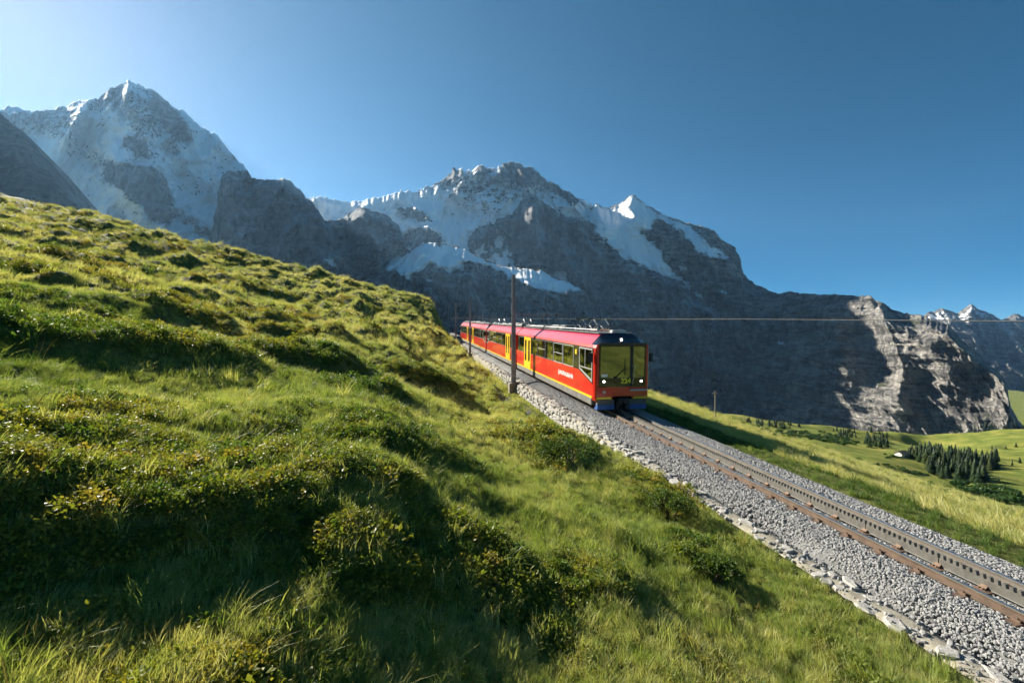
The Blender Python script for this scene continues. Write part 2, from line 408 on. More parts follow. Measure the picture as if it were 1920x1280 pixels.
    me = np_mesh(name, Pall.reshape(-1, 3), grid_faces(*Pall.shape[:2]), True, {'snow': SNa, 'grass': GSa})
    return tag(link(name, me, mat), label, kind='structure')

R_GREY = rock_material('grey_alpine_rock', (.085, .087, .095), (.23, .23, .24), (.52, .52, .52))
R_PALE = rock_material('pale_limestone', (.10, .095, .09), (.26, .245, .225), (.52, .49, .44), 1.0, .6)
R_BROWN = rock_material('brown_rock', (.09, .08, .065), (.16, .14, .11), (.24, .21, .17))

mountain('mountain_far_right', 'distant grey peaks with snow caps beyond the dark cliff',
    [(1700, 615, 10500), (1743, 587, 10500), (1768, 577, 10500), (1794, 589, 10500), (1808, 580, 10400), (1822, 570, 10400), (1839, 580, 10400), (1861, 590, 10300),
     (1878, 599, 10300), (1890, 596, 10300), (1903, 587, 10300), (1925, 596, 10300), (1990, 620, 10300), (2080, 640, 10300)],
    [(1700, 850, 7600), (2080, 850, 7600)], R_PALE, 2, spurs=[([(1822, 571), (1850, 640), (1890, 700)], 60, 500), ([(1768, 578), (1800, 650)], 40, 350), ([(1903, 588), (1930, 680)], 50, 400)],
    snow0=lambda x, y: .62 - (y - 575) / 130., snow=[[(1816, 571), (1822, 568), (1832, 573), (1826, 578)], [(1838, 580), (1850, 583), (1856, 590), (1842, 588)], [(1795, 592), (1815, 598), (1808, 602)],
    [(1740, 590), (1765, 596), (1760, 604), (1736, 600)], [(1840, 604), (1856, 612), (1850, 618)], [(1870, 606), (1900, 615), (1915, 628), (1890, 622)]],
    grass=[[(1880, 745), (1960, 745), (1960, 850), (1880, 850)]], amp=1.5, seed=11, back=2000)

mountain('mountain_snow_pyramid_left', 'tall snow covered peak with rock ribs above the hillside at left',
    [(-260, 225, 4700), (-120, 214, 4700), (0, 203, 4700), (25, 200, 4700), (60, 210, 4700), (95, 205, 4650), (130, 197, 4600), (150, 190, 4550), (165, 186, 4500), (185, 185, 4500), (192, 175, 4500),
     (210, 163, 4500), (240, 153, 4500), (262, 160, 4500), (285, 168, 4500), (297, 175, 4520), (310, 188, 4560), (325, 200, 4600), (350, 212, 4650), (362, 225, 4650), (378, 240, 4650),
     (390, 247, 4650), (405, 253, 4650), (412, 265, 4650), (430, 283, 4650), (440, 295, 4650), (455, 310, 4650), (468, 330, 4650), (520, 400, 4600), (600, 480, 4600)],
    [(-260, 520, 3300), (600, 580, 3500)], R_GREY, 2, curve=((0, 0), (.35, .28), (.6, .5), (.75, .78), (1, 1)),
    spurs=[([(240, 153), (262, 230), (285, 300), (300, 400)], 70, 330), ([(240, 153), (215, 230), (205, 300)], 50, 180), ([(165, 186), (120, 260), (60, 330)], 50, 200), ([(350, 212), (365, 280), (400, 330)], 50, 200), ([(225, 300), (262, 400)], 40, 200)],
    snow0=lambda x, y: .74 + .0012 * (y - 240) - .22 * np.exp(-((x - 285) / 45.) ** 2 - ((y - 210) / 50.) ** 2) - .25 * np.exp(-((x - 80) / 70.) ** 2 - ((y - 225) / 25.) ** 2),
    snow=[[(30, 250), (100, 330), (130, 380), (200, 400), (330, 440), (520, 520), (520, 500), (450, 470), (400, 400), (320, 340), (350, 300), (300, 320), (200, 345), (160, 310), (90, 250)],
          [(150, 215), (215, 205), (262, 260), (250, 300), (200, 300), (150, 260)], [(340, 230), (380, 250), (420, 290), (400, 330), (350, 320)]],
    rock=[[(203, 303), (237, 317), (269, 305), (300, 324), (306, 355), (328, 389), (347, 405), (316, 408), (312, 420), (278, 414), (275, 395), (250, 377), (231, 355), (200, 338)],
          [(345, 415), (372, 420), (405, 440), (395, 448), (370, 436)], [(290, 168), (312, 190), (345, 225), (355, 270), (320, 255), (290, 210)], [(225, 258), (262, 262), (282, 285), (292, 300), (260, 290)], [(192, 176), (210, 164), (225, 170), (205, 190)]],
    amp=.95, snow_slope=.6, seed=2.2, jag=2.5)

mountain('mountain_snow_massif', 'broad snow clad massif with rocky summit crest in the centre',
    [(560, 378, 6000), (585, 372, 6000), (605, 370, 6000), (630, 375, 6000), (655, 380, 6000), (680, 375, 6000), (700, 372, 6000), (735, 365, 6000), (752, 358, 6000), (775, 362, 6000), (785, 360, 6000), (800, 352, 6000),
     (820, 343, 6000), (835, 332, 6000), (850, 315, 6000), (862, 314, 6000), (868, 318, 6000), (885, 320, 6000), (896, 310, 6000), (905, 310, 6000), (915, 317, 6000), (932, 318, 6000), (945, 308, 6000), (965, 304, 6000),
     (985, 312, 6000), (1005, 318, 6000), (1015, 328, 6000), (1025, 340, 6000), (1050, 352, 6000), (1075, 365, 6000), (1100, 378, 6000), (1120, 388, 6000), (1200, 420, 6000)],
    [(560, 540, 5000), (1200, 540, 5000)], R_GREY, 2, curve=((0, 0), (.35, .25), (.5, .5), (.8, .85), (1, 1)),
    spurs=[([(752, 358), (790, 400), (800, 440)], 50, 260), ([(862, 314), (880, 370), (905, 400)], 45, 240), ([(900, 310), (930, 360), (960, 400)], 45, 260), ([(965, 304), (1000, 360), (1040, 400)], 50, 260), ([(676, 372), (690, 420)], 30, 200), ([(790, 456), (800, 430), (779, 427)], 30, 180)],
    snow0=lambda x, y: .80 + .0022 * (y - 380) - .16 * np.exp(-((x - 935) / 95.) ** 2 - ((y - 350) / 34.) ** 2) - .2 * np.exp(-((x - 840) / 40.) ** 2 - ((y - 350) / 25.) ** 2),
    snow=[[(585, 372), (700, 372), (735, 366), (752, 360), (800, 380), (850, 420), (1000, 430), (960, 480), (830, 480), (690, 420), (600, 420)], [(890, 420), (960, 400), (990, 366), (960, 380), (920, 405)], [(800, 354), (820, 360), (860, 380), (850, 400), (790, 385)]],
    rock=[[(935, 317), (960, 304), (985, 312), (1007, 320), (1029, 347), (997, 342), (963, 339), (938, 330)], [(804, 352), (819, 341), (851, 314), (869, 320), (857, 333), (835, 339)], [(741, 388), (760, 389), (810, 408), (791, 414), (772, 411), (747, 399)],
          [(760, 439), (779, 427), (807, 430), (829, 449), (816, 456), (791, 456), (776, 464), (760, 461), (747, 442)], [(1025, 342), (1050, 353), (1100, 379), (1085, 382), (1040, 362)], [(893, 311), (906, 311), (916, 320), (900, 326)]],
    amp=.9, snow_slope=.6, seed=4.7, jag=3)

mountain('mountain_dark_buttress', 'dark grey rock buttress between the two snow peaks',
    [(372, 500, 3900), (394, 440, 3900), (404, 400, 3900), (409, 365, 3900), (414, 338, 3900), (424, 320, 3900), (440, 322, 3900), (462, 320, 3900), (469, 333, 3900), (490, 337, 3900), (512, 338, 3900), (525, 335, 3850), (544, 339, 3850), (562, 355, 3850), (575, 371, 3850), (594, 389, 3850),
     (600, 398, 3850), (607, 412, 3900), (629, 414, 4000), (647, 406, 4200), (676, 389, 4300), (701, 396, 4300), (729, 405, 4300), (747, 424, 4300), (755, 445, 4250), (764, 466, 4200), (775, 500, 4100), (800, 550, 4000)],
    [(372, 640, 2900), (800, 660, 3100)], R_GREY, 2, spurs=[([(525, 335), (560, 420), (620, 500)], 70, 300), ([(676, 389), (690, 430), (715, 480)], 38, 320), ([(735, 410), (748, 450), (752, 480)], 26, 150), ([(430, 335), (450, 420), (470, 500)], 45, 180)],
    snow0=-.3, snow=[[(604, 483), (634, 486), (637, 508), (622, 500)], [(638, 480), (655, 482), (650, 485)], [(440, 436), (452, 430), (462, 446), (448, 448)]], amp=1.15, strata=.6, seed=6.1)

mountain('mountain_snow_cone_ridge', 'white snow cone and long rocky shoulder dropping to sheer cliffs at right',
    [(1080, 420, 6000), (1092, 404, 6000), (1110, 390, 6000), (1121, 381, 6000), (1130, 388, 6000), (1142, 390, 6000), (1165, 380, 6000), (1184, 364, 6000), (1200, 374, 6000), (1213, 384, 5980), (1225, 388, 5960), (1240, 400, 5940), (1262, 410, 5920), (1280, 415, 5900),
     (1299, 420, 5880), (1320, 426, 5860), (1336, 432, 5840), (1355, 451, 5800), (1379, 465, 5750), (1389, 481, 5700), (1393, 515, 5600), (1413, 529, 5400), (1440, 545, 5150), (1464, 552, 4950), (1481, 545, 4500), (1490, 548, 4400), (1512, 552, 4150), (1574, 552, 3700), (1633, 556, 3480),
     (1653, 569, 3350), (1681, 583, 3300), (1709, 589, 3250), (1730, 592, 3200), (1749, 600, 3150), (1777, 610, 3100), (1799, 632, 3080), (1839, 669, 3050), (1878, 700, 3000), (1889, 722, 2980), (1894, 759, 2950), (1906, 784, 2900), (1920, 800, 2850), (1990, 822, 2800)],
    [(1080, 760, 4000), (1300, 800, 3900), (1420, 830, 3500), (1560, 870, 2850), (1700, 880, 2550), (1990, 900, 2400)], R_PALE, 1.8,
    curve=((0, 0), (.12, .22), (.22, .30), (.45, .55), (.6, .70), (1, 1)),
    spurs=[([(1650, 575), (1664, 610), (1680, 650), (1694, 690), (1684, 750)], 50, 200), ([(1790, 618), (1839, 667), (1876, 700), (1890, 735), (1897, 790)], 150, 680), ([(1540, 556), (1560, 600), (1575, 660), (1590, 700)], 40, 120),
           ([(1481, 546), (1470, 600), (1455, 680)], 45, 120), ([(1184, 364), (1200, 400), (1225, 440), (1250, 480)], 42, 260), ([(1262, 410), (1290, 460), (1330, 530)], 50, 300), ([(1336, 432), (1375, 520), (1410, 600)], 60, 280), ([(1121, 381), (1135, 430)], 25, 200), ([(1590, 560), (1605, 575)], 30, 120)],
    snow0=lambda x, y: np.where(x < 1440, .12 - (y - 470) / 260., -.28 + .16 * np.exp(-((x - 1470) / 60.) ** 2 - ((y - 620) / 40.) ** 2)),
    snow=[[(1085, 404), (1121, 379), (1142, 388), (1184, 362), (1219, 385), (1233, 404), (1230, 420), (1219, 428), (1203, 436), (1219, 452), (1243, 478), (1243, 491), (1280, 521), (1299, 542), (1330, 564), (1312, 567), (1299, 555), (1280, 526), (1257, 523), (1230, 510), (1198, 499), (1148, 465), (1110, 425)],
          [(1265, 412), (1280, 417), (1299, 433), (1323, 457), (1347, 473), (1365, 483), (1331, 485), (1310, 467), (1283, 438)], [(1350, 494), (1362, 500), (1383, 507), (1360, 505)], [(1334, 530), (1352, 535), (1376, 554), (1350, 545)], [(1268, 496), (1290, 503), (1307, 517), (1285, 510)], [(1236, 398), (1262, 412), (1255, 420), (1240, 412)],
          [(1440, 636), (1470, 640), (1492, 652), (1460, 648)], [(1415, 590), (1425, 588), (1440, 600)], [(1552, 770), (1562, 785), (1568, 796), (1556, 786)], [(1342, 512), (1362, 516), (1360, 520)]],
    rock=[[(1203, 436), (1225, 430), (1240, 415), (1262, 425), (1290, 460), (1280, 480), (1245, 470)]],
    grass=[[(1640, 596), (1665, 596), (1650, 615), (1625, 612)], [(1622, 712), (1680, 702), (1712, 708), (1690, 725), (1640, 728)], [(1700, 600), (1730, 600), (1720, 630)], [(1805, 800), (1830, 780), (1860, 795), (1990, 800), (1990, 900), (1800, 860)], [(1560, 690), (1580, 690), (1575, 700)], [(1500, 655), (1520, 650), (1540, 672), (1520, 672)], [(1840, 775), (1860, 770), (1870, 800), (1830, 805)]],
    amp=.38, strata=1.4, seed=8.4, snow_slope=.3)

mountain('mountain_rock_pyramid', 'dark pointed rock pyramid with long shaded cliff below the snow massif',
    [(880, 436, 5400), (885, 432, 5400), (929, 414, 5400), (960, 402, 5400), (978, 378, 5400), (994, 362, 5400), (1010, 372, 5380), (1040, 395, 5450), (1060, 404, 5500), (1072, 405, 5500), (1091, 408, 5500), (1119, 424, 5450), (1132, 442, 5400), (1147, 467, 5250), (1166, 486, 4950), (1198, 501, 4900), (1230, 510, 4850), (1259, 523, 4900), (1283, 528, 4850), (1299, 560, 4750), (1330, 574, 4700), (1345, 582, 4700), (1370, 600, 4700), (1420, 660, 4600), (1450, 720, 4400)],
    [(880, 760, 4200), (1200, 790, 4150), (1450, 830, 4000)], R_GREY, 1.8, curve=((0, 0), (.25, .3), (.45, .5), (.65, .72), (1, 1)),
    spurs=[([(1076, 406), (1098, 450), (1108, 480), (1092, 520), (1118, 560), (1134, 606)], 36, 190), ([(994, 362), (1000, 420), (1020, 500)], 50, 220), ([(1232, 512), (1242, 530), (1244, 565)], 24, 230), ([(1330, 574), (1338, 600), (1342, 625)], 34, 260), ([(1198, 501), (1205, 560), (1200, 640)], 34, 170), ([(1285, 528), (1300, 600), (1330, 700)], 50, 200)],
    snow0=-.3, snow=[[(915, 419), (958, 402), (962, 406), (930, 416)], [(1005, 445), (1015, 430), (1010, 455)]], amp=1.15, strata=.7, seed=1.4, jag=2.5)

mountain('mountain_glacier_wall', 'glacier tongue lying on a dark wall below the rock pyramid',
    [(640, 560, 3900), (690, 503, 4000), (707, 494, 4000), (740, 482, 4000), (763, 470, 4000), (791, 457, 4000), (810, 455, 4050), (832, 456, 4100), (872, 467, 4200), (904, 483, 4250), (929, 496, 4250), (966, 503, 4250), (1016, 507, 4250), (1050, 522, 4250), (1080, 537, 4200), (1097, 547, 4180), (1125, 600, 4150), (1150, 700, 4000)],
    [(640, 720, 2950), (800, 740, 3000), (1150, 760, 3150)], R_GREY, 1.8, curve=((0, 0), (.18, .42), (.3, .52), (1, 1)),
    spurs=[([(791, 457), (800, 500), (820, 540)], 40, 180), ([(872, 470), (860, 510), (850, 560)], 36, 200), ([(700, 500), (760, 540), (800, 600)], 50, 150)],
    snow0=-.2, snow=[[(700, 496), (760, 474), (791, 455), (832, 455), (872, 466), (904, 482), (929, 494), (1016, 506), (1060, 526), (1100, 546), (1060, 551), (1013, 543), (966, 528), (935, 507), (905, 496), (880, 492), (858, 500), (845, 512), (820, 505), (800, 500), (770, 512), (790, 530), (770, 528), (735, 508)],
    [(830, 500), (880, 502), (870, 508), (840, 506)], [(790, 520), (820, 522), (810, 530)]], amp=1.05, strata=.7, seed=3.9)

mountain('mountain_left_flank', 'brown backlit rock flank at the left edge above the hillside',
    [(-500, -120, 2300), (-300, 20, 2300), (-120, 130, 2250), (0, 213, 2200), (20, 232, 2180), (45, 250, 2150), (60, 275, 2130), (75, 300, 2110), (100, 335, 2080), (130, 370, 2050), (155, 396, 2000), (220, 460, 1950), (300, 540, 1900)],
    [(-500, 560, 1300), (300, 620, 1400)], R_BROWN, 2.2, spurs=[([(0, 215), (40, 320), (80, 420)], 60, 60)], snow0=-.3, amp=.4, seed=5.5, strata=.2)
# ------------------------------------------------------------------ railway: bed, wall, track
M_BALLAST = turf_material('ballast_bed', (.09, .09, .09), (.17, .17, .165), (.27, .265, .26), 4.0)
M_STONE = plain('ballast_stone', (.27, .268, .265), .85, var=.5, vs=9, bmp=.4, bscale=60)
M_WALLSTONE = plain('pale_wall_stone', (.36, .345, .32), .85, var=.4, vs=5, bmp=.6, bscale=14)
M_MORTAR = plain('old_mortar', (.27, .245, .19), .95, var=.3, vs=4, bmp=.8, bscale=25)
M_RUST = plain('rusty_rail', (.13, .088, .062), .65, .1, var=.3, vs=6)
M_RUST2 = plain('greyish_brown_rail', (.165, .145, .12), .6, .1, var=.2, vs=6)
M_RAILTOP = plain('polished_rail', (.42, .42, .42), .28, .9, var=.1, vs=8)
M_RACK = plain('grey_rack_steel', (.135, .128, .112), .6, .2, var=.22, vs=9)
M_SLEEPER = plain('brown_steel_sleeper', (.17, .11, .075), .7, .3, var=.3, vs=7)
rng = random.Random(11)
def TL(x, y, z): return (x, y, z)

ys = np.r_[np.arange(-6, 40, .35), np.arange(40, 150, 2.0)]
xs = np.array([-1.82, -1.62, -1.35, -1.05, -.6, -.3, 0, .3, .6, 1.1, 1.5, 1.9, 2.25])
zs = np.array([-.75, -.36, -.20, -.13, -.185, -.19, -.185, -.19, -.185, -.14, -.20, -.36, -.62])
BX, BY = np.meshgrid(xs, ys, indexing='xy'); BZ = zs[None, :] + .03 * fbm(BX * 3, BY * 3, 1, 3)
BX = BX + .09 * noise(BX * .5, BY * .8, 4.4) * (np.abs(BX) > 1.3)
bed = link('track_bed', np_mesh('bed', np.stack([BX, BY, BZ], -1).reshape(-1, 3), grid_faces(*BX.shape)[:, ::-1]), M_BALLAST, loc=W(0, 0), rot=TROT)
tag(bed, 'grey ballast bed under the rack railway track', kind='structure')

track = empty('railway_track', W(0, 0), TROT)
tag(track, 'metre gauge rack railway track with rusty rails and toothed centre rack', 'track')
prf = [(-.06, -.145), (.06, -.145), (.06, -.132), (.012, -.12), (.012, -.045), (.033, -.035), (.033, -.012), (-.033, -.012), (-.033, -.035), (-.012, -.045), (-.012, -.12), (-.06, -.132)]
for sx in (-.5, .5):
    r = MB().prism([(sx + a, b_) for a, b_ in prf], 'y', -6, 140).build('rail', M_RUST if sx < 0 else M_RUST2, track)
    MB().prism([(sx - .033, -.0115), (sx + .033, -.0115), (sx + .03, .002), (sx - .03, .002)], 'y', -6, 140).build('rail_head', M_RAILTOP, r)
def rack_mesh(n, nm_):
    b = MB(); Lr = n * .1
    b.prism([(-.04, -.13), (.04, -.13), (.035, -.115), (.022, -.10), (.022, .0), (.034, .02), (-.034, .02), (-.022, .0), (-.022, -.10), (-.035, -.115)], 'y', .008, Lr - .008)
    b.box(-.037, -.0225, .0085, Lr - .0085, -.112, .03)
    for i in range(n):
        y = i * .1 + .05
        b.prism([(y - .034, .018), (y + .034, .018), (y + .019, .092), (y - .019, .092)], 'x', -.036, .036)
    return b.mesh(nm_)
rack_me = rack_mesh(14, 'rack'); rack_far = rack_mesh(14, 'rack_far')
foot = MB()
foot.box(-.16, .16, -.09, .09, -.15, -.135); foot.prism([(-.12, -.135), (-.038, -.135), (-.038, -.07)], 'y', -.05, .05)
foot.tube([(-.11, -.02, -.14), (-.11, -.02, -.105)], .014, 6); foot.tube([(-.11, .035, -.14), (-.11, .035, -.105)], .014, 6)
foot_me = foot.mesh('rack_foot'); foot_me.materials.append(M_SLEEPER)
slp = MB(); slp.prism([(-.115, -.19), (-.075, -.137), (.075, -.137), (.115, -.19)], 'x', -.86, .86)
slp_me = slp.mesh('sleeper'); slp_me.materials.append(M_SLEEPER)
clip = MB()
clip.box(-.03, .03, -.05, .05, -.137, -.105); clip.tube([(0, 0, -.12), (0, 0, -.08)], .017, 6)
clip_me = clip.mesh('rail_clip'); clip_me.materials.append(M_RUST)
for i in range(44):
    y = 1.0 + i * .7
    s_ = link('sleeper', slp_me, None, track, loc=(0, y, 0)); [link('rail_clip', clip_me, None, s_, loc=(q, 0, 0)) for q in (-.575, -.425, .425, .575)]
    link('rack_foot', foot_me, None, track, loc=(0, y + .05, 0))
for i in range(22): link('rack_bar', rack_me, M_RACK, track, loc=(0, 1.05 + i * 1.4, 0))

# stone edging wall left of the ballast
wall = empty('stone_edging_wall', W(-2.0, 0), TROT)
tag(wall, 'low pale stone edging wall between the grass and the ballast', 'wall')
wy = np.r_[np.arange(0, 60, .25), np.arange(60, 126, 1.0)]
prow = np.array([(-.30, -2.2), (-.27, -.62), (-.22, -.34), (-.1, -.32), (.1, -.33), (.26, -.36), (.30, -.7)])
WX = prow[None, :, 0] + 0 * wy[:, None] + .05 * noise(wy * .7, 2.2)[:, None]; WY = wy[:, None] + 0 * WX; WZ = prow[None, :, 1] + .05 * fbm(WX * 5, WY * 2.2, 3, 3)
link('mortar_core', np_mesh('wallcore', np.stack([WX, WY, WZ], -1).reshape(-1, 3), grid_faces(*WX.shape)[:, ::-1]), M_MORTAR, wall)
def rock_mesh(name, seed, sub=2, flat=.5, rough=.25, smooth=False):
    import bmesh
    bm = bmesh.new(); bmesh.ops.create_icosphere(bm, subdivisions=sub, radius=1)
    P = np.array([v.co[:] for v in bm.verts])
    rs = np.random.RandomState(seed)
    for k in range(9):                                    # cut flat facets
        n = rs.normal(size=3); n /= np.linalg.norm(n); d = rs.uniform(.55, .85)
        e = P @ n - d; P = P - np.maximum(e, 0)[:, None] * n[None, :]
    P = P * (1 + rough * fbm(P[:, 0] * 1.3 + seed, P[:, 1] * 1.3, P[:, 2] * 1.3, 2))[:, None]; P[:, 2] *= flat
    for v, p in zip(bm.verts, P): v.co = p
    me = bpy.data.meshes.new(name); bm.to_mesh(me); bm.free()
    if smooth: me.polygons.foreach_set('use_smooth', [True] * len(me.polygons))
    return me
slabs = []
for k in range(9):
    b = MB(); n = 7; ang = sorted(rng.uniform(0, 6.28) for _ in range(n)); ang = [i * 6.283 / n + rng.uniform(-.25, .25) for i in range(n)]
    rr = [rng.uniform(.75, 1.1) for _ in ang]
    lo = [(math.cos(a) * r, math.sin(a) * r, -1) for a, r in zip(ang, rr)]
    hi = [(x * 1.0, y * 1.0, .55 + rng.uniform(-.15, .15)) for x, y, _ in lo]
    tp = [(x * .8, y * .8, 1 + rng.uniform(-.25, .2)) for x, y, _ in lo]
    b.add(lo + hi + tp, [tuple(range(2 * n, 3 * n))] + [(i, (i + 1) % n, n + (i + 1) % n, n + i) for i in range(n)] + [(n + i, n + (i + 1) % n, 2 * n + (i + 1) % n, 2 * n + i) for i in range(n)])
    m_ = b.mesh('slab'); m_.materials.append(M_WALLSTONE); slabs.append(m_)
for row, x0_ in ((0, -.12), (1, .08)):
  y = 4.0 + row * .2
  while y < 70:
      ln = rng.uniform(.10, .40) * (1 if y < 30 else 1.6)
      y += ln * .9
      if rng.random() < (.6 if y < 13 else .9):
          link('wall_stone', rng.choice(slabs), None, wall, loc=(x0_ + rng.uniform(-.09, .08), y, -.345 + rng.uniform(-.03, .03)), rot=(rng.uniform(-.1, .1), rng.uniform(-.12, .12), rng.uniform(-.4, .4) + (3.14 if rng.random() < .5 else 0)),
               scl=(rng.uniform(.08, .19), ln * .6, rng.uniform(.025, .07)))
      y += ln * .35
for row, zz in ((0, -.50), (1, -.70), (2, -.90)):
    y = 12.5 + row * 1.7
    while y < 46:
        ln = rng.uniform(.14, .38); y += ln
        link('wall_stone', rng.choice(slabs), None, wall, loc=(-.28 - .05 * row + rng.uniform(-.03, .03), y, zz + rng.uniform(-.04, .04)), rot=(0, -math.pi / 2 + rng.uniform(-.15, .15), rng.uniform(-.15, .15)), scl=(rng.uniform(.09, .12), ln * .95, rng.uniform(.05, .09)))
        y += ln * .95

# ------------------------------------------------------------------ train
M_RED = plain('train_red_paint', (.58, .018, .010), .30, var=.16, vs=1.6, coat=.6)
M_ROOFRED = plain('roof_red_with_sky_sheen', (.60, .025, .06), .30, var=.10, vs=1.5, coat=.25)  # pinker than the body red: sun and sky sheen mixed into the colour
M_YEL = plain('train_yellow_paint', (.80, .50, .012), .35, var=.06, vs=2, coat=.3)
M_SKIRT = plain('dusty_grey_skirt', (.12, .115, .10), .7, var=.35, vs=2.2)
M_BLK = plain('black_rubber', (.018, .018, .02), .6, var=.2)
M_VISOR = plain('dark_blue_visor', (.012, .018, .035), .18, var=.1, coat=.5)
M_GREYMET = plain('grey_aluminium', (.42, .43, .44), .4, .5, var=.1)
M_ROOFGREY = plain('grey_roof_deck', (.11, .11, .115), .75, var=.3, vs=4)
M_EQ = plain('roof_equipment_grey', (.22, .215, .20), .6, .1, var=.4, vs=5)
M_INS = plain('brown_insulator', (.16, .075, .04), .3, var=.2)
M_BLUE = plain('blue_plough_paint', (.02, .09, .30), .45, var=.12)
M_NUM = plain('bright_yellow_numerals', (1.0, .88, .05), .6, var=.01)
M_WHITE = plain('white_lettering', (.82, .82, .80), .5, var=.03)
M_COL = plain('olive_panel', (.10, .10, .035), .5, var=.2)
M_LOWP = plain('dark_olive_panel', (.028, .030, .012), .25, var=.2, coat=.3)
M_SEAT = plain('seat_fabric', (.09, .075, .11), .9, var=.2)
M_LAMP = emit('headlight_glow', (1, .95, .85), 4.0)
def glass(name, tint, refl):
    m, nt, b = nm(name); nt.nodes.remove(b)
    g = nt.nodes.new('ShaderNodeBsdfGlossy'); g.inputs['Roughness'].default_value = .015; g.inputs['Color'].default_value = (.86, .92, .66, 1)
    t = nt.nodes.new('ShaderNodeBsdfTransparent'); t.inputs['Color'].default_value = (*tint, 1)
    fr = nt.nodes.new('ShaderNodeFresnel'); fr.inputs['IOR'].default_value = 1.6
    n = N(nt, 'ShaderNodeTexNoise', Scale=.9, Detail=2); nt.links.new(coords(nt), n.inputs['Vector'])
    bp = N(nt, 'ShaderNodeBump', Strength=.12, Distance=.05); nt.links.new(n.outputs['Fac'], bp.inputs['Height']); nt.links.new(bp.outputs[0], g.inputs['Normal'])
    f = math_(nt, 'ADD', math_(nt, 'MULTIPLY', fr.outputs[0], .9), refl, clamp=True)
    mx = nt.nodes.new('ShaderNodeMixShader'); nt.links.new(f, mx.inputs[0]); nt.links.new(t.outputs[0], mx.inputs[1]); nt.links.new(g.outputs[0], mx.inputs[2])
    nt.links.new(mx.outputs[0], nt.nodes['Material Output'].inputs['Surface']); return m
M_GLASS = glass('tinted_side_glass', (.22, .23, .18), .36)
M_WIND = glass('windscreen_glass', (.10, .11, .06), .34)
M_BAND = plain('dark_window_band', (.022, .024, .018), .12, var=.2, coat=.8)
HW = 1.325
PROF = [(0, .45), (1.2, .45), (1.30, .52), (HW, .66), (HW, 1.8), (HW, 2.6), (HW - .01, 3.02), (HW - .06, 3.16), (.98, 3.50), (.88, 3.60), (.72, 3.66), (0, 3.70)]
FULL = PROF + [(-x, z) for x, z in PROF[-2:0:-1]]
def rrect(x0, x1, z0, z1, r, n=3):
    o = []
    for cx, cz, a0 in ((x1 - r, z1 - r, 0), (x0 + r, z1 - r, 90), (x0 + r, z0 + r, 180), (x1 - r, z0 + r, 270)):
        for k in range(n + 1):
            a = math.radians(a0 + 90 * k / n); o.append((cx + r * math.cos(a), cz + r * math.sin(a)))
    return o
def ring(b, out, inn, axis, a0, a1):
    n = len(out)
    def p(q, a): return {'x': (a, q[0], q[1]), 'y': (q[0], a, q[1])}[axis]
    vs = [p(q, a0) for q in out] + [p(q, a0) for q in inn] + [p(q, a1) for q in out] + [p(q, a1) for q in inn]
    fs = []
    for i in range(n):
        j = (i + 1) % n
        fs += [(i, j, n + j, n + i), (2 * n + i, 3 * n + i, 3 * n + j, 2 * n + j), (i, 2 * n + i, 2 * n + j, j), (n + i, n + j, 3 * n + j, 3 * n + i)]
    return b.add(vs, fs)
def text_mesh(s, size, mat, bold=.0, ext=.003):
    cu = bpy.data.curves.new('txt', 'FONT'); cu.body = s; cu.size = size; cu.extrude = ext; cu.offset = bold; cu.align_x = 'CENTER'; cu.align_y = 'CENTER'
    o = bpy.data.objects.new('txt', cu); COL.objects.link(o)
    me = bpy.data.meshes.new_from_object(o.evaluated_get(bpy.context.evaluated_depsgraph_get()))
    bpy.data.objects.remove(o); me.materials.clear(); me.materials.append(mat); return me
CARL = 17.3
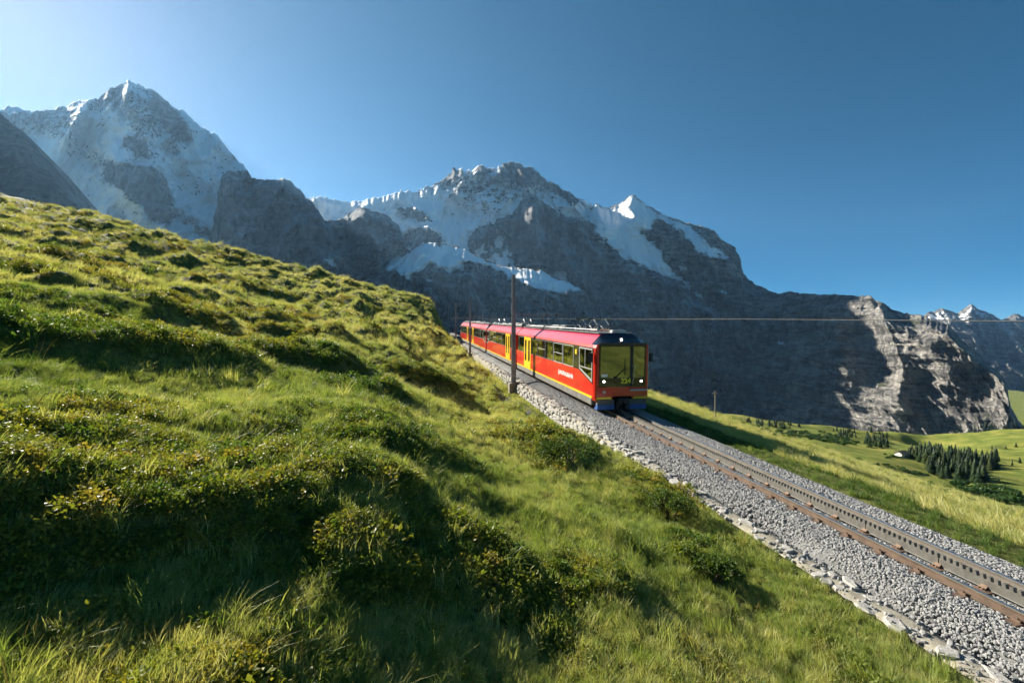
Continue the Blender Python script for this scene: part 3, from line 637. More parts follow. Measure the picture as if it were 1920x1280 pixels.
def railcar(y0, cab_front, label, number=False, panto=(), near=True):
    car = empty('railcar', W(0, y0), TROT); tag(car, label, 'railcar', 'coupled cars of the red mountain train')
    car.location = Vector(W(0, 0)) + Euler(TROT).to_matrix() @ Vector((.10, y0, 0)); car.scale = (1.06, 1, 1)
    m = (lambda y: y) if cab_front else (lambda y: CARL - y)
    def B(b, name, mat, parent=car, smooth=False):
        b.v = [(x, m(y), z) for x, y, z in b.v]; return b.build(name, mat, parent, smooth)
    # body shell: cab end drawn in and rounded, window band left open
    secs = [(0, .925, .0), (.05, .965, .0), (.16, .99, .08), (.34, 1, .2), (.62, 1, .45), (CARL - .05, 1, .45)]
    b = MB(); n = len(FULL); rows = []
    for (y, w, top) in secs:
        rows.append([(x * w, y, z if z <= 3.25 else 3.25 + (z - 3.25) * top / .45) for x, z in FULL])
    vs = [p for r in rows for p in r]; fs = []
    skip = set()
    for k in range(len(rows) - 1):
        for i in range(n):
            j = (i + 1) % n
            z0, z1 = FULL[i][1], FULL[j][1]
            side = abs(FULL[i][0]) > 1.3 and abs(FULL[j][0]) > 1.3 and min(z0, z1) >= 1.79 and max(z0, z1) <= 3.03
            roof = min(z0, z1) > 3.1
            if (side and k >= 4) or roof: continue
            fs.append((k * n + i, k * n + j, (k + 1) * n + j, (k + 1) * n + i))
    fs.append(tuple((len(rows) - 1) * n + i for i in range(n - 1, -1, -1)))
    shell = B(b.add(vs, fs), 'body_shell', M_RED)
    # nose: ring round the windscreen
    nose = MB()
    outl = [(x * .925, min(z, 3.25)) for x, z in FULL if z >= .5]; outl = [(1.225, .60), (1.225, 3.12), (1.14, 3.25), (-1.14, 3.25), (-1.225, 3.12), (-1.225, .60)]
    nose.prism([(1.225, .60), (1.225, 1.16), (-1.225, 1.16), (-1.225, .60), (-.52, .60), (-.42, .72), (.42, .72), (.52, .60)], 'y', -.012, .05)
    nose.box(-1.225, -1.13, -.012, .05, 1.1605, 3.2); nose.box(1.13, 1.225, -.012, .05, 1.1605, 3.2)
    B(nose, 'nose_panel', M_RED)
    rf = MB(); rv = []; rfs = []; top = [(x, z) for x, z in FULL if z > 3.1]
    for (y, w, tp) in secs:
        rv.append([(x * w, y, (z if z <= 3.25 else 3.25 + (z - 3.25) * tp / .45) + .004) for x, z in top])
    q = len(top); rf.v = [p for r in rv for p in r]
    rf.f = [(k * q + i, k * q + i + 1, (k + 1) * q + i + 1, (k + 1) * q + i) for k in range(2, len(rv) - 1) for i in range(q - 1)]
    roof = B(rf, 'roof', M_ROOFRED)
    dk = MB(); dk.box(-.86, .86, .75, CARL - .25, 3.685, 3.725); B(dk, 'roof_deck', M_ROOFGREY, roof)
    # visor over the windscreen
    vz = MB(); vv = [[(x * w, y - .012, (z if z <= 3.25 else 3.25 + (z - 3.25) * tp / .45) + .012) for x, z in top] for (y, w, tp) in secs[:5]]
    vz.v = [p for r in vv for p in r]; vz.f = [(k * q + i, k * q + i + 1, (k + 1) * q + i + 1, (k + 1) * q + i) for k in range(3, 4) for i in range(q - 1)]
    vz.f += [(k * q + i, k * q + i + 1, (k + 1) * q + i + 1, (k + 1) * q + i) for k in range(0, 3) for i in range(q - 1)]
    vz.box(-1.14, 1.14, -.03, .02, 3.14, 3.27)
    B(vz, 'visor', M_VISOR)
    # skirt and stripe
    for sx in (-1, 1):
        s_ = MB(); s_.prism([(sx * 1.20, .30), (sx * 1.315, .26), (sx * 1.332, .30), (sx * 1.332, .60), (sx * 1.20, .60)], 'y', .35, CARL - .1); B(s_, 'skirt', M_SKIRT)
        s_ = MB()
        s_.prism([(sx * 1.30, .6015), (sx * 1.337, .6015), (sx * 1.337, .70), (sx * 1.30, .70)], 'y', .30, CARL - .06); B(s_, 'yellow_stripe', M_YEL)
        for ys_ in (2.45, 6.76, 10.5, 14.6, 16.6):
            q_ = MB(); q_.box(sx * 1.3235, sx * 1.3262, ys_ - .008, ys_ + .008, .72, 1.785); B(q_, 'panel_joint', M_BLK)
            q_ = MB(); q_.box(sx * 1.330, sx * 1.3335, ys_ - .01, ys_ + .01, .30, .595); B(q_, 'skirt_joint', M_BLK)
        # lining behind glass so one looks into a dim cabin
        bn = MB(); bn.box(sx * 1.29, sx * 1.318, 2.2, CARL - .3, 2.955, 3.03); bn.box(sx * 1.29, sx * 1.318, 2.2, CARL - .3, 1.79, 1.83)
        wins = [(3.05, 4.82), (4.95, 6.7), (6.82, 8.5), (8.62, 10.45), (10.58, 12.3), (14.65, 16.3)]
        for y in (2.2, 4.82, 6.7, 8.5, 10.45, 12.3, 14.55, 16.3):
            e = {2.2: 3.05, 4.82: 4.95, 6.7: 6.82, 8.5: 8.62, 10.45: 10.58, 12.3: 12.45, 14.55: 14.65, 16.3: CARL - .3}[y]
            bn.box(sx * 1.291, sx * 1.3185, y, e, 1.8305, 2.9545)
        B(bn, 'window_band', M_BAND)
        for k, (a, c) in enumerate(wins):
            o_, i_ = rrect(a - .02, c + .02, 1.80, 2.97, .07), rrect(a + .025, c - .025, 1.845, 2.925, .05)
            fr = B(ring(MB(), o_, i_, 'x', sx * 1.30, sx * 1.331), 'window_frame', M_BLK if k not in (0, 1) else M_GREYMET)
            p = MB(); p.prism(i_, 'x', sx * 1.305, sx * 1.312); B(p, 'window', M_GLASS, fr)
            if k in (1, 3): tr = MB(); tr.box(sx * 1.302, sx * 1.330, a + .026, c - .026, 2.36, 2.40); B(tr, 'window_bar', M_GREYMET, fr)
        # cab side window with slanted lower edge
        out = [(.30, 1.36), (.30, 2.97), (2.1, 2.97), (2.1, 1.86)]; inn = [(.37, 1.50), (.37, 2.90), (2.03, 2.90), (2.03, 1.91)]
        bl = MB(); bl.prism([(.24, 1.28), (.24, 3.02), (2.2, 3.02), (2.2, 1.8)], 'x', sx * 1.318, sx * 1.3275); B(bl, 'cab_window_surround', M_BAND)
        cw = B(ring(MB(), out, inn, 'x', sx * 1.32, sx * 1.342), 'cab_window_frame', M_GREYMET)
        p = MB(); p.prism(inn, 'x', sx * 1.322, sx * 1.3295); B(p, 'cab_window', M_GLASS, cw)
        p = MB(); p.box(sx * 1.323, sx * 1.341, .371, 2.029, 1.96, 2.01); p.box(sx * 1.323, sx * 1.340, 1.25, 1.29, 2.011, 2.899); B(p, 'cab_window_bar', M_GREYMET, cw)
        mi = MB(); mi.bbox(sx * 1.38, sx * 1.56, .16, .22, 2.35, 2.78, .02); mi.tube([(sx * 1.3, .3, 2.9), (sx * 1.47, .2, 2.82)], .018); B(mi, 'wing_mirror', M_BLK)
        # doors
        for (a, c) in ((12.45, 14.55),):
            for (d0, d1) in ((a, (a + c) / 2 - .006), ((a + c) / 2 + .006, c)):
                o_ = [(d0, .62), (d0, 3.0), (d1, 3.0), (d1, .62)]
                wi = rrect(d0 + .25, d1 - .25, 1.2, 2.78, .2, 4)
                lf = MB()
                lf.box(sx * 1.322, sx * 1.348, d0, d0 + .25, .62, 3.0); lf.box(sx * 1.322, sx * 1.348, d1 - .25, d1, .62, 3.0)
                lf.box(sx * 1.322, sx * 1.348, d0 + .2505, d1 - .2505, .62, 1.2); lf.box(sx * 1.322, sx * 1.348, d0 + .2505, d1 - .2505, 2.78, 3.0)
                dl = B(lf, 'door', M_YEL)
                p = MB(); p.prism(wi, 'x', sx * 1.325, sx * 1.352); B(p, 'door_window', M_BAND, dl)
    # seats seen dimly through the glass
    st = MB()
    for y in np.arange(3.4, 16.2, .9):
        for xx in (-.95, -.5, .5, .95): st.bbox(xx - .2, xx + .2, y, y + .12, 1.25, 2.15, .03)
    st.box(-1.25, 1.25, .5, CARL - .2, .95, .99)
    B(st, 'seat_row', M_SEAT)
    ln = MB(); ln.box(-1.26, 1.26, .5, CARL - .2, 3.03, 3.07); B(ln, 'ceiling_lining', M_GREYMET)
    # windscreen and what sits on it
    wf = B(ring(MB(), rrect(-1.13, 1.13, 1.16, 3.15, .16), rrect(-1.06, 1.06, 1.60, 3.09, .10), 'y', -.03, .02), 'windscreen_surround', M_BAND)
    lp = MB(); lp.prism(rrect(-1.055, 1.055, 1.22, 1.599, .05), 'y', -.026, .015); B(lp, 'lower_windscreen_panel', M_LOWP, wf)
    g = MB(); g.prism(rrect(-1.06, .36, 1.60, 3.09, .06), 'y', -.018, -.010); B(g, 'windscreen', M_WIND, wf)
    g = MB(); g.prism(rrect(.50, 1.06, 1.60, 3.09, .06), 'y', -.018, -.010); B(g, 'windscreen', M_WIND, wf)
    g = MB(); g.box(.36, .50, -.034, .012, 1.2, 3.12); B(g, 'windscreen_pillar', M_BLK, wf)
    g = MB(); g.bbox(-1.1, 1.1, .25, .7, 1.2, 1.75, .05); g.bbox(-.9, -.2, .75, 1.2, 1.0, 2.2, .06); B(g, 'driver_desk', M_COL)
    pl = MB(); pl.bbox(-1.0, -.72, -.024, -.0185, 1.66, 1.79, .002); B(pl, 'cab_notice', M_WHITE, wf)
    wp = MB(); wp.tube([(-.35, -.06, 1.62), (.12, -.07, 2.05)], .014); wp.tube([(.12, -.07, 1.72), (.12, -.075, 2.55)], .012); wp.bbox(-.41, -.29, -.08, -.03, 1.57, 1.67, .01); B(wp, 'wiper', M_BLK)
    hd = MB(); hd.tube([(.46, -.09, 1.28), (.58, -.09, 2.2)], .014)
    for z in (1.32, 1.75, 2.16): hd.tube([(.47 + (z - 1.3) * .12, -.09, z), (.45, -.03, z)], .012)
    B(hd, 'grab_handle', M_GREYMET)
    hd = MB(); hd.tube([(1.24, -.05, 1.2), (1.24, -.05, 2.25)], .016); hd.tube([(1.24, -.05, 1.2), (1.2, .01, 1.2)], .016); hd.tube([(1.24, -.05, 2.25), (1.2, .01, 2.25)], .016); B(hd, 'corner_handrail', M_GREYMET)
    for (lx, lz, r) in ((-.9, 1.44, .052), (.9, 1.44, .052), (0, 3.42, .052)):
        yy = -.035 if lz < 3 else .20
        a = MB(); a.tube([(lx, yy + .06, lz), (lx, yy - .02, lz)], r * 1.35, 16); hs = B(a, 'headlight_housing', M_GREYMET)
        a = MB(); a.tube([(lx, yy - .015, lz), (lx, yy - .032, lz)], r, 16); B(a, 'headlight', M_LAMP, hs)
    a = MB(); a.tube([(-.86, .05, .93), (-.86, -.03, .93)], .075, 12); B(a, 'round_socket', M_GREYMET)
    a = MB(); a.bbox(.35, 1.2, -.11, -.013, .98, 1.06, .02); B(a, 'step_bar', M_GREYMET)
    a = MB(); a.prism([(-1.222, .585), (-1.222, .70), (-.55, .70), (-.47, .585)], 'y', -.025, .06); B(a, 'front_yellow_stripe', M_YEL)
    a = MB(); a.prism([(.5, .585), (.57, .70), (1.222, .70), (1.222, .585)], 'y', -.025, .06); B(a, 'front_yellow_stripe', M_YEL)
    for (x0, x1) in ((-1.18, -.36), (.36, 1.18)):
        a = MB(); a.prism([(x0, .33), (x0, .56), (x1, .56), (x1, .33)], 'y', .0, .32); pw = B(a, 'obstacle_guard', M_SKIRT)
        a = MB(); a.prism([(x0 - .02, .10), (x0, .325), (x1, .325), (x1, .10)], 'y', -.05, .3); B(a, 'blue_plough_blade', M_BLUE, pw)
    a = MB(); a.bbox(-.22, .30, -.22, .3, .42, .66, .05); a.tube([(.06, -.3, .5), (.06, .2, .5)], .1, 10); a.bbox(-.3, -.16, -.12, .2, .14, .5, .02); a.bbox(.1, .32, -.16, .2, .16, .38, .02)
    a.tube([(-.1, -.2, .4), (-.15, -.24, .2), (-.05, -.2, .12)], .03); B(a, 'coupler', M_BLK)
    # bogies
    for yb in (2.6, CARL - 2.4):
        bo = MB(); bo.bbox(-.95, .95, yb - 1.4, yb + 1.4, .3, .55, .05); bo.box(-.4, .4, yb - .3, yb + .3, .05, .3); bg = B(bo, 'bogie', M_BLK)
        for yw in (yb - .95, yb + .95):
            wl = MB()
            for sx in (-.5, .5): wl.tube([(sx - .06, yw, .36), (sx + .06, yw, .36)], .355, 20)
            wl.tube([(-.5, yw, .36), (.5, yw, .36)], .07, 10); wl.tube([(-.06, yw, .36), (.06, yw, .36)], .30, 20); B(wl, 'wheelset', M_SLEEPER, bg)
    # gangway bellows at the inner end
    bw = MB()
    for k in range(5): 
        w_ = 1.16 + .05 * (k % 2); bw.prism([(-w_, .7), (w_, .7), (w_, 3.2), (w_ - .25, 3.5), (-w_ + .25, 3.5), (-w_, 3.2)], 'y', CARL - .05 + k * .045, CARL - .05 + (k + 1) * .045)
    B(bw, 'gangway_bellows', M_BLK)
    # roof equipment
    r2 = random.Random(int(y0 * 10))
    yy = 7.2 if panto else 1.6
    while yy < CARL - 1.6:
        l_ = r2.uniform(.7, 2.0); h_ = r2.uniform(.12, .30)
        e = MB(); e.bbox(-.62 + r2.uniform(0, .15), .6 - r2.uniform(0, .15), yy, yy + l_, 3.725, 3.73 + h_, .03)
        bx = B(e, 'roof_box', M_EQ)
        f_ = MB()
        for k in range(int(l_ / .12)): f_.box(-.66, -.60, yy + .04 + k * .12, yy + .09 + k * .12, 3.74, 3.70 + h_)
        B(f_, 'cooling_fins', M_GREYMET, bx)
        yy += l_ + r2.uniform(.15, .5)
    ral = MB(); ral.tube([(-.78, 1.2, 3.86), (-.78, CARL - .8, 3.86)], .018)
    for y in np.arange(1.3, CARL - .8, 1.0): ral.tube([(-.78, y, 3.72), (-.78, y, 3.86)], .014)
    for y in np.arange(2.0, CARL - 1, 1.7): ral.tube([(-.45, y, 3.72), (-.45, y, 4.0)], .035, 6)
    B(ral, 'roof_rail', M_GREYMET)
    hn = MB(); hn.bbox(-.2, .5, .75, 1.15, 3.726, 3.86, .03); hn.tube([(-.35, .8, 3.72), (-.35, .8, 3.98)], .02); B(hn, 'roof_horn', M_GREYMET)
    for yp in panto:
        fr = MB()
        for sx in (-.35, .35):
            fr.box(sx - .04, sx + .04, yp - .65, yp + .65, 3.80, 3.86)
            for q in (-.5, .5): fr.tube([(sx, yp + q, 3.72), (sx, yp + q, 3.80)], .06, 8)
        pn = B(fr, 'pantograph', M_INS)
        ar = MB()
        for sx in (-.3, .3):
            for q in (-1, 1):
                ar.tube([(sx, yp + q * .12, 3.86), (sx, yp + q * .62, 4.08), (sx, yp + q * .08, 4.40)], .02, 5)
        for q in (-1, 1): ar.tube([(-.3, yp + q * .62, 4.08), (.3, yp + q * .62, 4.08)], .016, 5)
        B(ar, 'pantograph_arm', M_GREYMET, pn)
        hdp = MB()
        for q in (-.12, .12): hdp.tube([(-.62, yp + q, 4.34), (-.45, yp + q, 4.42), (.45, yp + q, 4.42), (.62, yp + q, 4.34)], .022, 5)
        B(hdp, 'collector_head', M_COL, pn)
    if number:
        o = link('car_number', text_mesh('224', .33, M_NUM, .010), None, car, loc=(.16, -.034, 1.44), rot=(math.pi / 2, 0, 0))
        o = link('side_lettering', text_mesh('JUNGFRAUBAHN', .34, M_WHITE, .004), None, car, loc=(-1.3305, 4.35, 1.28), rot=(math.pi / 2, 0, -math.pi / 2))
        o = link('side_sticker', MB().bbox(-1.3235, -1.3205, 2.55, 2.8, 2.55, 2.8, .001).mesh(), M_YEL, car)
    return car
FY = 20.35
railcar(FY, True, 'leading red railcar with lit headlights, windscreen and number 224', True, (3.0, 4.7))
railcar(FY + CARL + .22, False, 'second red railcar, joined behind the leading car', False, (2.2, 15.0))
railcar(FY + 2 * CARL + 1.0, True, 'third red railcar from the front, first of the rear pair', False, (3.0,))
railcar(FY + 3 * CARL + 1.25, False, 'rearmost red railcar beside the hillside', False, ())

# ------------------------------------------------------------------ masts and wires
M_MAST = plain('weathered_grey_mast', (.22, .235, .25), .7, 0, var=.25, vs=3)
M_ARM = plain('sunlit_bracket_steel', (.34, .31, .28), .6, 0)  # lighter than the mast: sunlight on the arms put into the colour
M_CONC = plain('weathered_concrete', (.24, .21, .17), .95, var=.3, vs=6, bmp=.5)
M_WIRE = plain('dull_copper_wire', (.07, .068, .066), .6, 0)
M_WOOD = plain('grey_weathered_wood', (.30, .26, .20), .9, var=.3, vs=8)
def mast(y, h, lab, arm=True, sign=False, sc=1.0):
    root = empty('catenary_mast', W(-2.5, y, -.5), (0, 0, TH)); tag(root, lab, 'mast', 'catenary masts left of the track')
    b = MB(); w0, w1 = .135 * sc, .10 * sc
    for (xa, xb, ya, yb) in ((-1, 1, -1, -.86), (-1, 1, .86, 1), (-.12, .12, -.86, .86)):
        b.add([(xa * w0, ya * w0, 0), (xb * w0, ya * w0, 0), (xb * w0, yb * w0, 0), (xa * w0, yb * w0, 0), (xa * w1, ya * w1, h), (xb * w1, ya * w1, h), (xb * w1, yb * w1, h), (xa * w1, yb * w1, h)],
              [(3, 2, 1, 0), (4, 5, 6, 7), (0, 1, 5, 4), (1, 2, 6, 5), (2, 3, 7, 6), (3, 0, 4, 7)])
    b.build('pole', M_MAST, root)
    MB().bbox(-.36, .36, -.30, .30, -.75, .12, .05).build('concrete_base', M_CONC, root)
    if arm:
        za = 5.22
        a = MB(); a.tube([(.1, 0, za), (4.3, .1, za - .02)], .032, 6); a.tube([(.1, 0, 7.0), (3.1, .05, za + .02)], .012, 5); ao = a.build('bracket_arm', M_ARM, root)
        i = MB()
        for x in (2.6, 3.35): i.tube([(x - .14, .07, za + .01), (x + .14, .07, za + .01)], .065, 8)
        i.tube([(2.3, .07, za), (2.3, .07, za - .38)], .02); i.tube([(2.75, .07, za), (2.75, .07, za - .38)], .02)
        i.build('insulator', M_INS, ao)
    if sign:
        s_ = MB(); s_.prism([(-.16, 3.55), (.16, 3.55), (.16, 3.75), (0, 3.95), (-.16, 3.75)], 'y', -.17, -.15); s_.build('mast_sign', M_WHITE, root)
    return root
mast(33.2, 8.15, 'tall grey steel mast in front of the leading railcar, on a concrete block', sc=1.2)
mast(62.5, 8.0, 'grey mast with small white sign beside the second and third cars', sign=True)
mast(87.0, 8.0, 'grey mast beside the rearmost car, by the fence posts')
mast(108.0, 8.3, 'faint far mast at the end of the train, behind the fence', sc=.9)
def rmast(px, ptop, pbot, D, lab, r=.06, mat=None, cat='pole', grp=None, kn='utility_pole'):
    p = at(px, pbot, D); h = (pbot - ptop) / F * D
    o = empty(kn, p); tag(o, lab, cat, grp)
    b = MB(); b.tube([(0, 0, -.6), (0, 0, h)], r, 8, r * .75); b.build('pole', mat or M_WOOD, o)
    c = MB(); c.box(-r * 4, r * 4, -r * .6, r * .6, h * .93, h * .95); c.build('crossarm', mat or M_WOOD, o)
    return p + Vector((0, 0, h * .95))
p1 = rmast(1341, 733, 796, 44, 'thin grey wooden pole standing on the slope right of the track')
rp = [rmast(905, 583, 612, 105, 'left of two small poles showing above the train roof behind the second car', .09, M_MAST, 'mast', 'small poles behind the train'),
      rmast(925, 588, 612, 90, 'right of two small poles showing above the train roof behind the second car', .08, M_MAST, 'mast', 'small poles behind the train')]
def wire(name, pts, r, lab, sag=0.0):
    P = []
    for a, c in zip(pts[:-1], pts[1:]):
        for k in range(8):
            f_ = k / 8; q = Vector(a).lerp(Vector(c), f_); q.z -= sag * 4 * f_ * (1 - f_); P.append(q)
    P.append(Vector(pts[-1]))
    tag(MB().tube(P, r, 5).build(name, M_WIRE), lab, 'wire', 'overhead wires')
for x, lab in ((-.24, 'nearer of the two contact wires above the track'), (.24, 'farther of the two contact wires above the track')):
    wire('contact_wire', [W(x, y, 4.42 if y > 10 else 4.40) for y in (-6, 12, 33.2, 62.5, 87, 108, 135)], .0075, lab, .02)

# fence posts by the far end
for k, (px, py, D) in enumerate([(838, 622, 88), (842, 630, 80), (846, 640, 72), (849, 647, 66), (853, 655, 60), (857, 662, 54)]):
    X, Y = XY(LC - 3.6 - .0 * k, D); z = float(ground_height(X, Y))
    o = MB().tube([(0, 0, -.3), (rng.uniform(-.05, .05), 0, 1.05)], .055, 7, .045).build('fence_post', M_WOOD, loc=(X, Y, z))
    tag(o, ['farthest', 'second farthest', 'third farthest', 'third nearest', 'second nearest', 'nearest'][k] + ' of the six wooden fence posts left of the masts', 'fence post', 'wooden fence posts')
# ------------------------------------------------------------------ vegetation
def leaf_material(name, stops, trans=.45, inst=True, gloss=.55):
    m, nt, b = nm(name)
    a = N(nt, 'ShaderNodeAttribute', attribute_name='tint')
    if inst: a.attribute_type = 'INSTANCER'
    oi = nt.nodes.new('ShaderNodeObjectInfo')
    v = tnoise(nt, coords(nt), 3.0, 3)
    f = math_(nt, 'ADD', a.outputs['Fac'] if inst else oi.outputs['Random'], math_(nt, 'MULTIPLY', math_(nt, 'SUBTRACT', v, .5), .55))
    c = ramp(nt, f, stops)
    nt.links.new(c, b.inputs['Base Color']); b.inputs['Roughness'].default_value = gloss; b.inputs['Specular IOR Level'].default_value = .25
    t = nt.nodes.new('ShaderNodeBsdfTranslucent'); nt.links.new(mixc(nt, 1.0, c, (1.25, 1.2, .55), 'MULTIPLY'), t.inputs['Color'])
    mx = nt.nodes.new('ShaderNodeMixShader'); mx.inputs[0].default_value = trans
    nt.links.new(b.outputs[0], mx.inputs[1]); nt.links.new(t.outputs[0], mx.inputs[2])
    nt.links.new(mx.outputs[0], nt.nodes['Material Output'].inputs['Surface']); return m
M_GRASS = leaf_material('alpine_grass', [(.05, (.05, .10, .028)), (.30, (.15, .225, .05)), (.55, (.29, .345, .095)), (.92, (.54, .51, .24))])
M_LEAF = leaf_material('dwarf_shrub_leaf', [(.05, (.03, .070, .016)), (.45, (.085, .15, .025)), (.80, (.22, .23, .035)), (1.0, (.30, .24, .05))], .4, gloss=.5)
M_STALK = leaf_material('dry_stalk', [(.1, (.28, .16, .06)), (.9, (.40, .30, .14))], .2)
PRO = bpy.data.collections.new('scatter_shapes')
def proto(coll, name, V, Fc, mat):
    me = bpy.data.meshes.new(name); me.from_pydata(V, [], Fc); me.update(); me.materials.append(mat)
    o = bpy.data.objects.new(name, me); coll.objects.link(o); return o
def blades(n, rs, spread, hmin, hmax, lean, width, seg=3):
    V, Fc = [], []
    for _ in range(n):
        r = spread * math.sqrt(rs.random()); a = rs.uniform(0, 6.283); x, y = r * math.cos(a), r * math.sin(a)
        h = rs.uniform(hmin, hmax); da = a * .35 + rs.uniform(-1.1, 1.1); le = lean * rs.uniform(.3, 1.3)
        w = width * rs.uniform(.7, 1.2); wa = rs.uniform(0, 3.14); wx, wy = math.cos(wa) * w, math.sin(wa) * w
        b = len(V)
        for k in range(seg + 1):
            q = k / seg; ww = (1 - q) ** .7
            cx, cy, cz = x + math.cos(da) * le * h * q * q, y + math.sin(da) * le * h * q * q, h * (q - .28 * le * q * q)
            if k == seg: V.append((cx, cy, cz))
            else: V += [(cx - wx * ww, cy - wy * ww, cz), (cx + wx * ww, cy + wy * ww, cz)]
        for k in range(seg - 1): Fc.append((b + 2 * k, b + 2 * k + 1, b + 2 * k + 3, b + 2 * k + 2))
        Fc.append((b + 2 * seg - 2, b + 2 * seg - 1, b + 2 * seg))
    return V, Fc
def leaves(n, rs, R_, H_, s, stems=0):
    V, Fc = [], []
    for _ in range(n):
        a = rs.uniform(0, 6.283); u = rs.uniform(-.1, 1) ; rr = R_ * math.sqrt(max(0, 1 - u * u)) * rs.uniform(.6, 1.05)
        c = Vector((rr * math.cos(a), rr * math.sin(a), H_ * max(0, u) * rs.uniform(.6, 1.05)))
        d = Vector((rs.gauss(0, 1), rs.gauss(0, 1), rs.gauss(.5, .7))).normalized(); e = d.cross(Vector((rs.gauss(0, 1), rs.gauss(0, 1), rs.gauss(0, 1)))).normalized()
        L_ = s * rs.uniform(.7, 1.3); w = L_ * .32; b = len(V); f = d.cross(e) * (w * .25)
        V += [tuple(c), tuple(c + d * L_ * .5 + e * w + f), tuple(c + d * L_), tuple(c + d * L_ * .5 - e * w + f)]
        Fc.append((b, b + 1, b + 2, b + 3))
    return V, Fc
rs = random.Random(5)
C_G = bpy.data.collections.new('grass_shapes'); C_S = bpy.data.collections.new('shrub_shapes'); C_T = bpy.data.collections.new('stone_shapes')
for k in range(5): proto(C_G, 'clump%d' % k, *blades(26, rs, .34, .5, 1.1, .55 + .1 * k, .016), M_GRASS)        # 0-4 fine tufts
for k in range(3): proto(C_G, 'clump%d' % (5 + k), *blades(40, rs, .5, .35, .8, .35, .020), M_GRASS)             # 5-7 turf
proto(C_G, 'clump8', *blades(4, rs, .2, .9, 1.6, .35, .010, 4), M_STALK)                                          # 8 stalks
for k in range(4): proto(C_S, 'leafy%d' % k, *leaves(110, rs, .5, .55, .13), M_LEAF)
for k in range(2): proto(C_S, 'leafy%d' % (4 + k), *leaves(60, rs, .55, .35, .16), M_LEAF)
for k in range(7):
    me = rock_mesh('stone%d' % k, 40 + k, 1, .75, .3); me.materials.append(M_STONE)
    C_T.objects.link(bpy.data.objects.new('stone%d' % k, me))
def scatter(name, P, rot, scl, idx, tint, coll, label, cat=None):
    me = bpy.data.meshes.new(name); me.vertices.add(len(P)); me.vertices.foreach_set('co', np.ascontiguousarray(P, np.float32).ravel())
    for n, a, ty, key in (('rot', rot, 'FLOAT_VECTOR', 'vector'), ('scl', scl, 'FLOAT', 'value'), ('idx', idx, 'INT', 'value'), ('tint', tint, 'FLOAT', 'value')):
        q = me.attributes.new(n, ty, 'POINT'); q.data.foreach_set(key, np.ascontiguousarray(a, np.int32 if ty == 'INT' else np.float32).ravel())
    g = bpy.data.node_groups.new(name + '_nodes', 'GeometryNodeTree')
    g.interface.new_socket('Geometry', in_out='INPUT', socket_type='NodeSocketGeometry'); g.interface.new_socket('Geometry', in_out='OUTPUT', socket_type='NodeSocketGeometry')
    gi = g.nodes.new('NodeGroupInput'); go = g.nodes.new('NodeGroupOutput'); ip = g.nodes.new('GeometryNodeInstanceOnPoints')
    ci = g.nodes.new('GeometryNodeCollectionInfo'); ci.inputs['Collection'].default_value = coll; ci.inputs['Separate Children'].default_value = True; ci.inputs['Reset Children'].default_value = True
    def na(n, ty):
        x = g.nodes.new('GeometryNodeInputNamedAttribute'); x.data_type = ty; x.inputs['Name'].default_value = n
        return next(o for o in x.outputs if o.enabled)
    L = g.links
    L.new(gi.outputs[0], ip.inputs['Points']); L.new(ci.outputs[0], ip.inputs['Instance']); ip.inputs['Pick Instance'].default_value = True
    L.new(na('idx', 'INT'), ip.inputs['Instance Index']); L.new(na('rot', 'FLOAT_VECTOR'), ip.inputs['Rotation']); L.new(na('scl', 'FLOAT'), ip.inputs['Scale'])
    L.new(ip.outputs[0], go.inputs[0])
    o = link(name, me); md = o.modifiers.new('scatter', 'NODES'); md.node_group = g
    return tag(o, label, cat, kind='stuff')

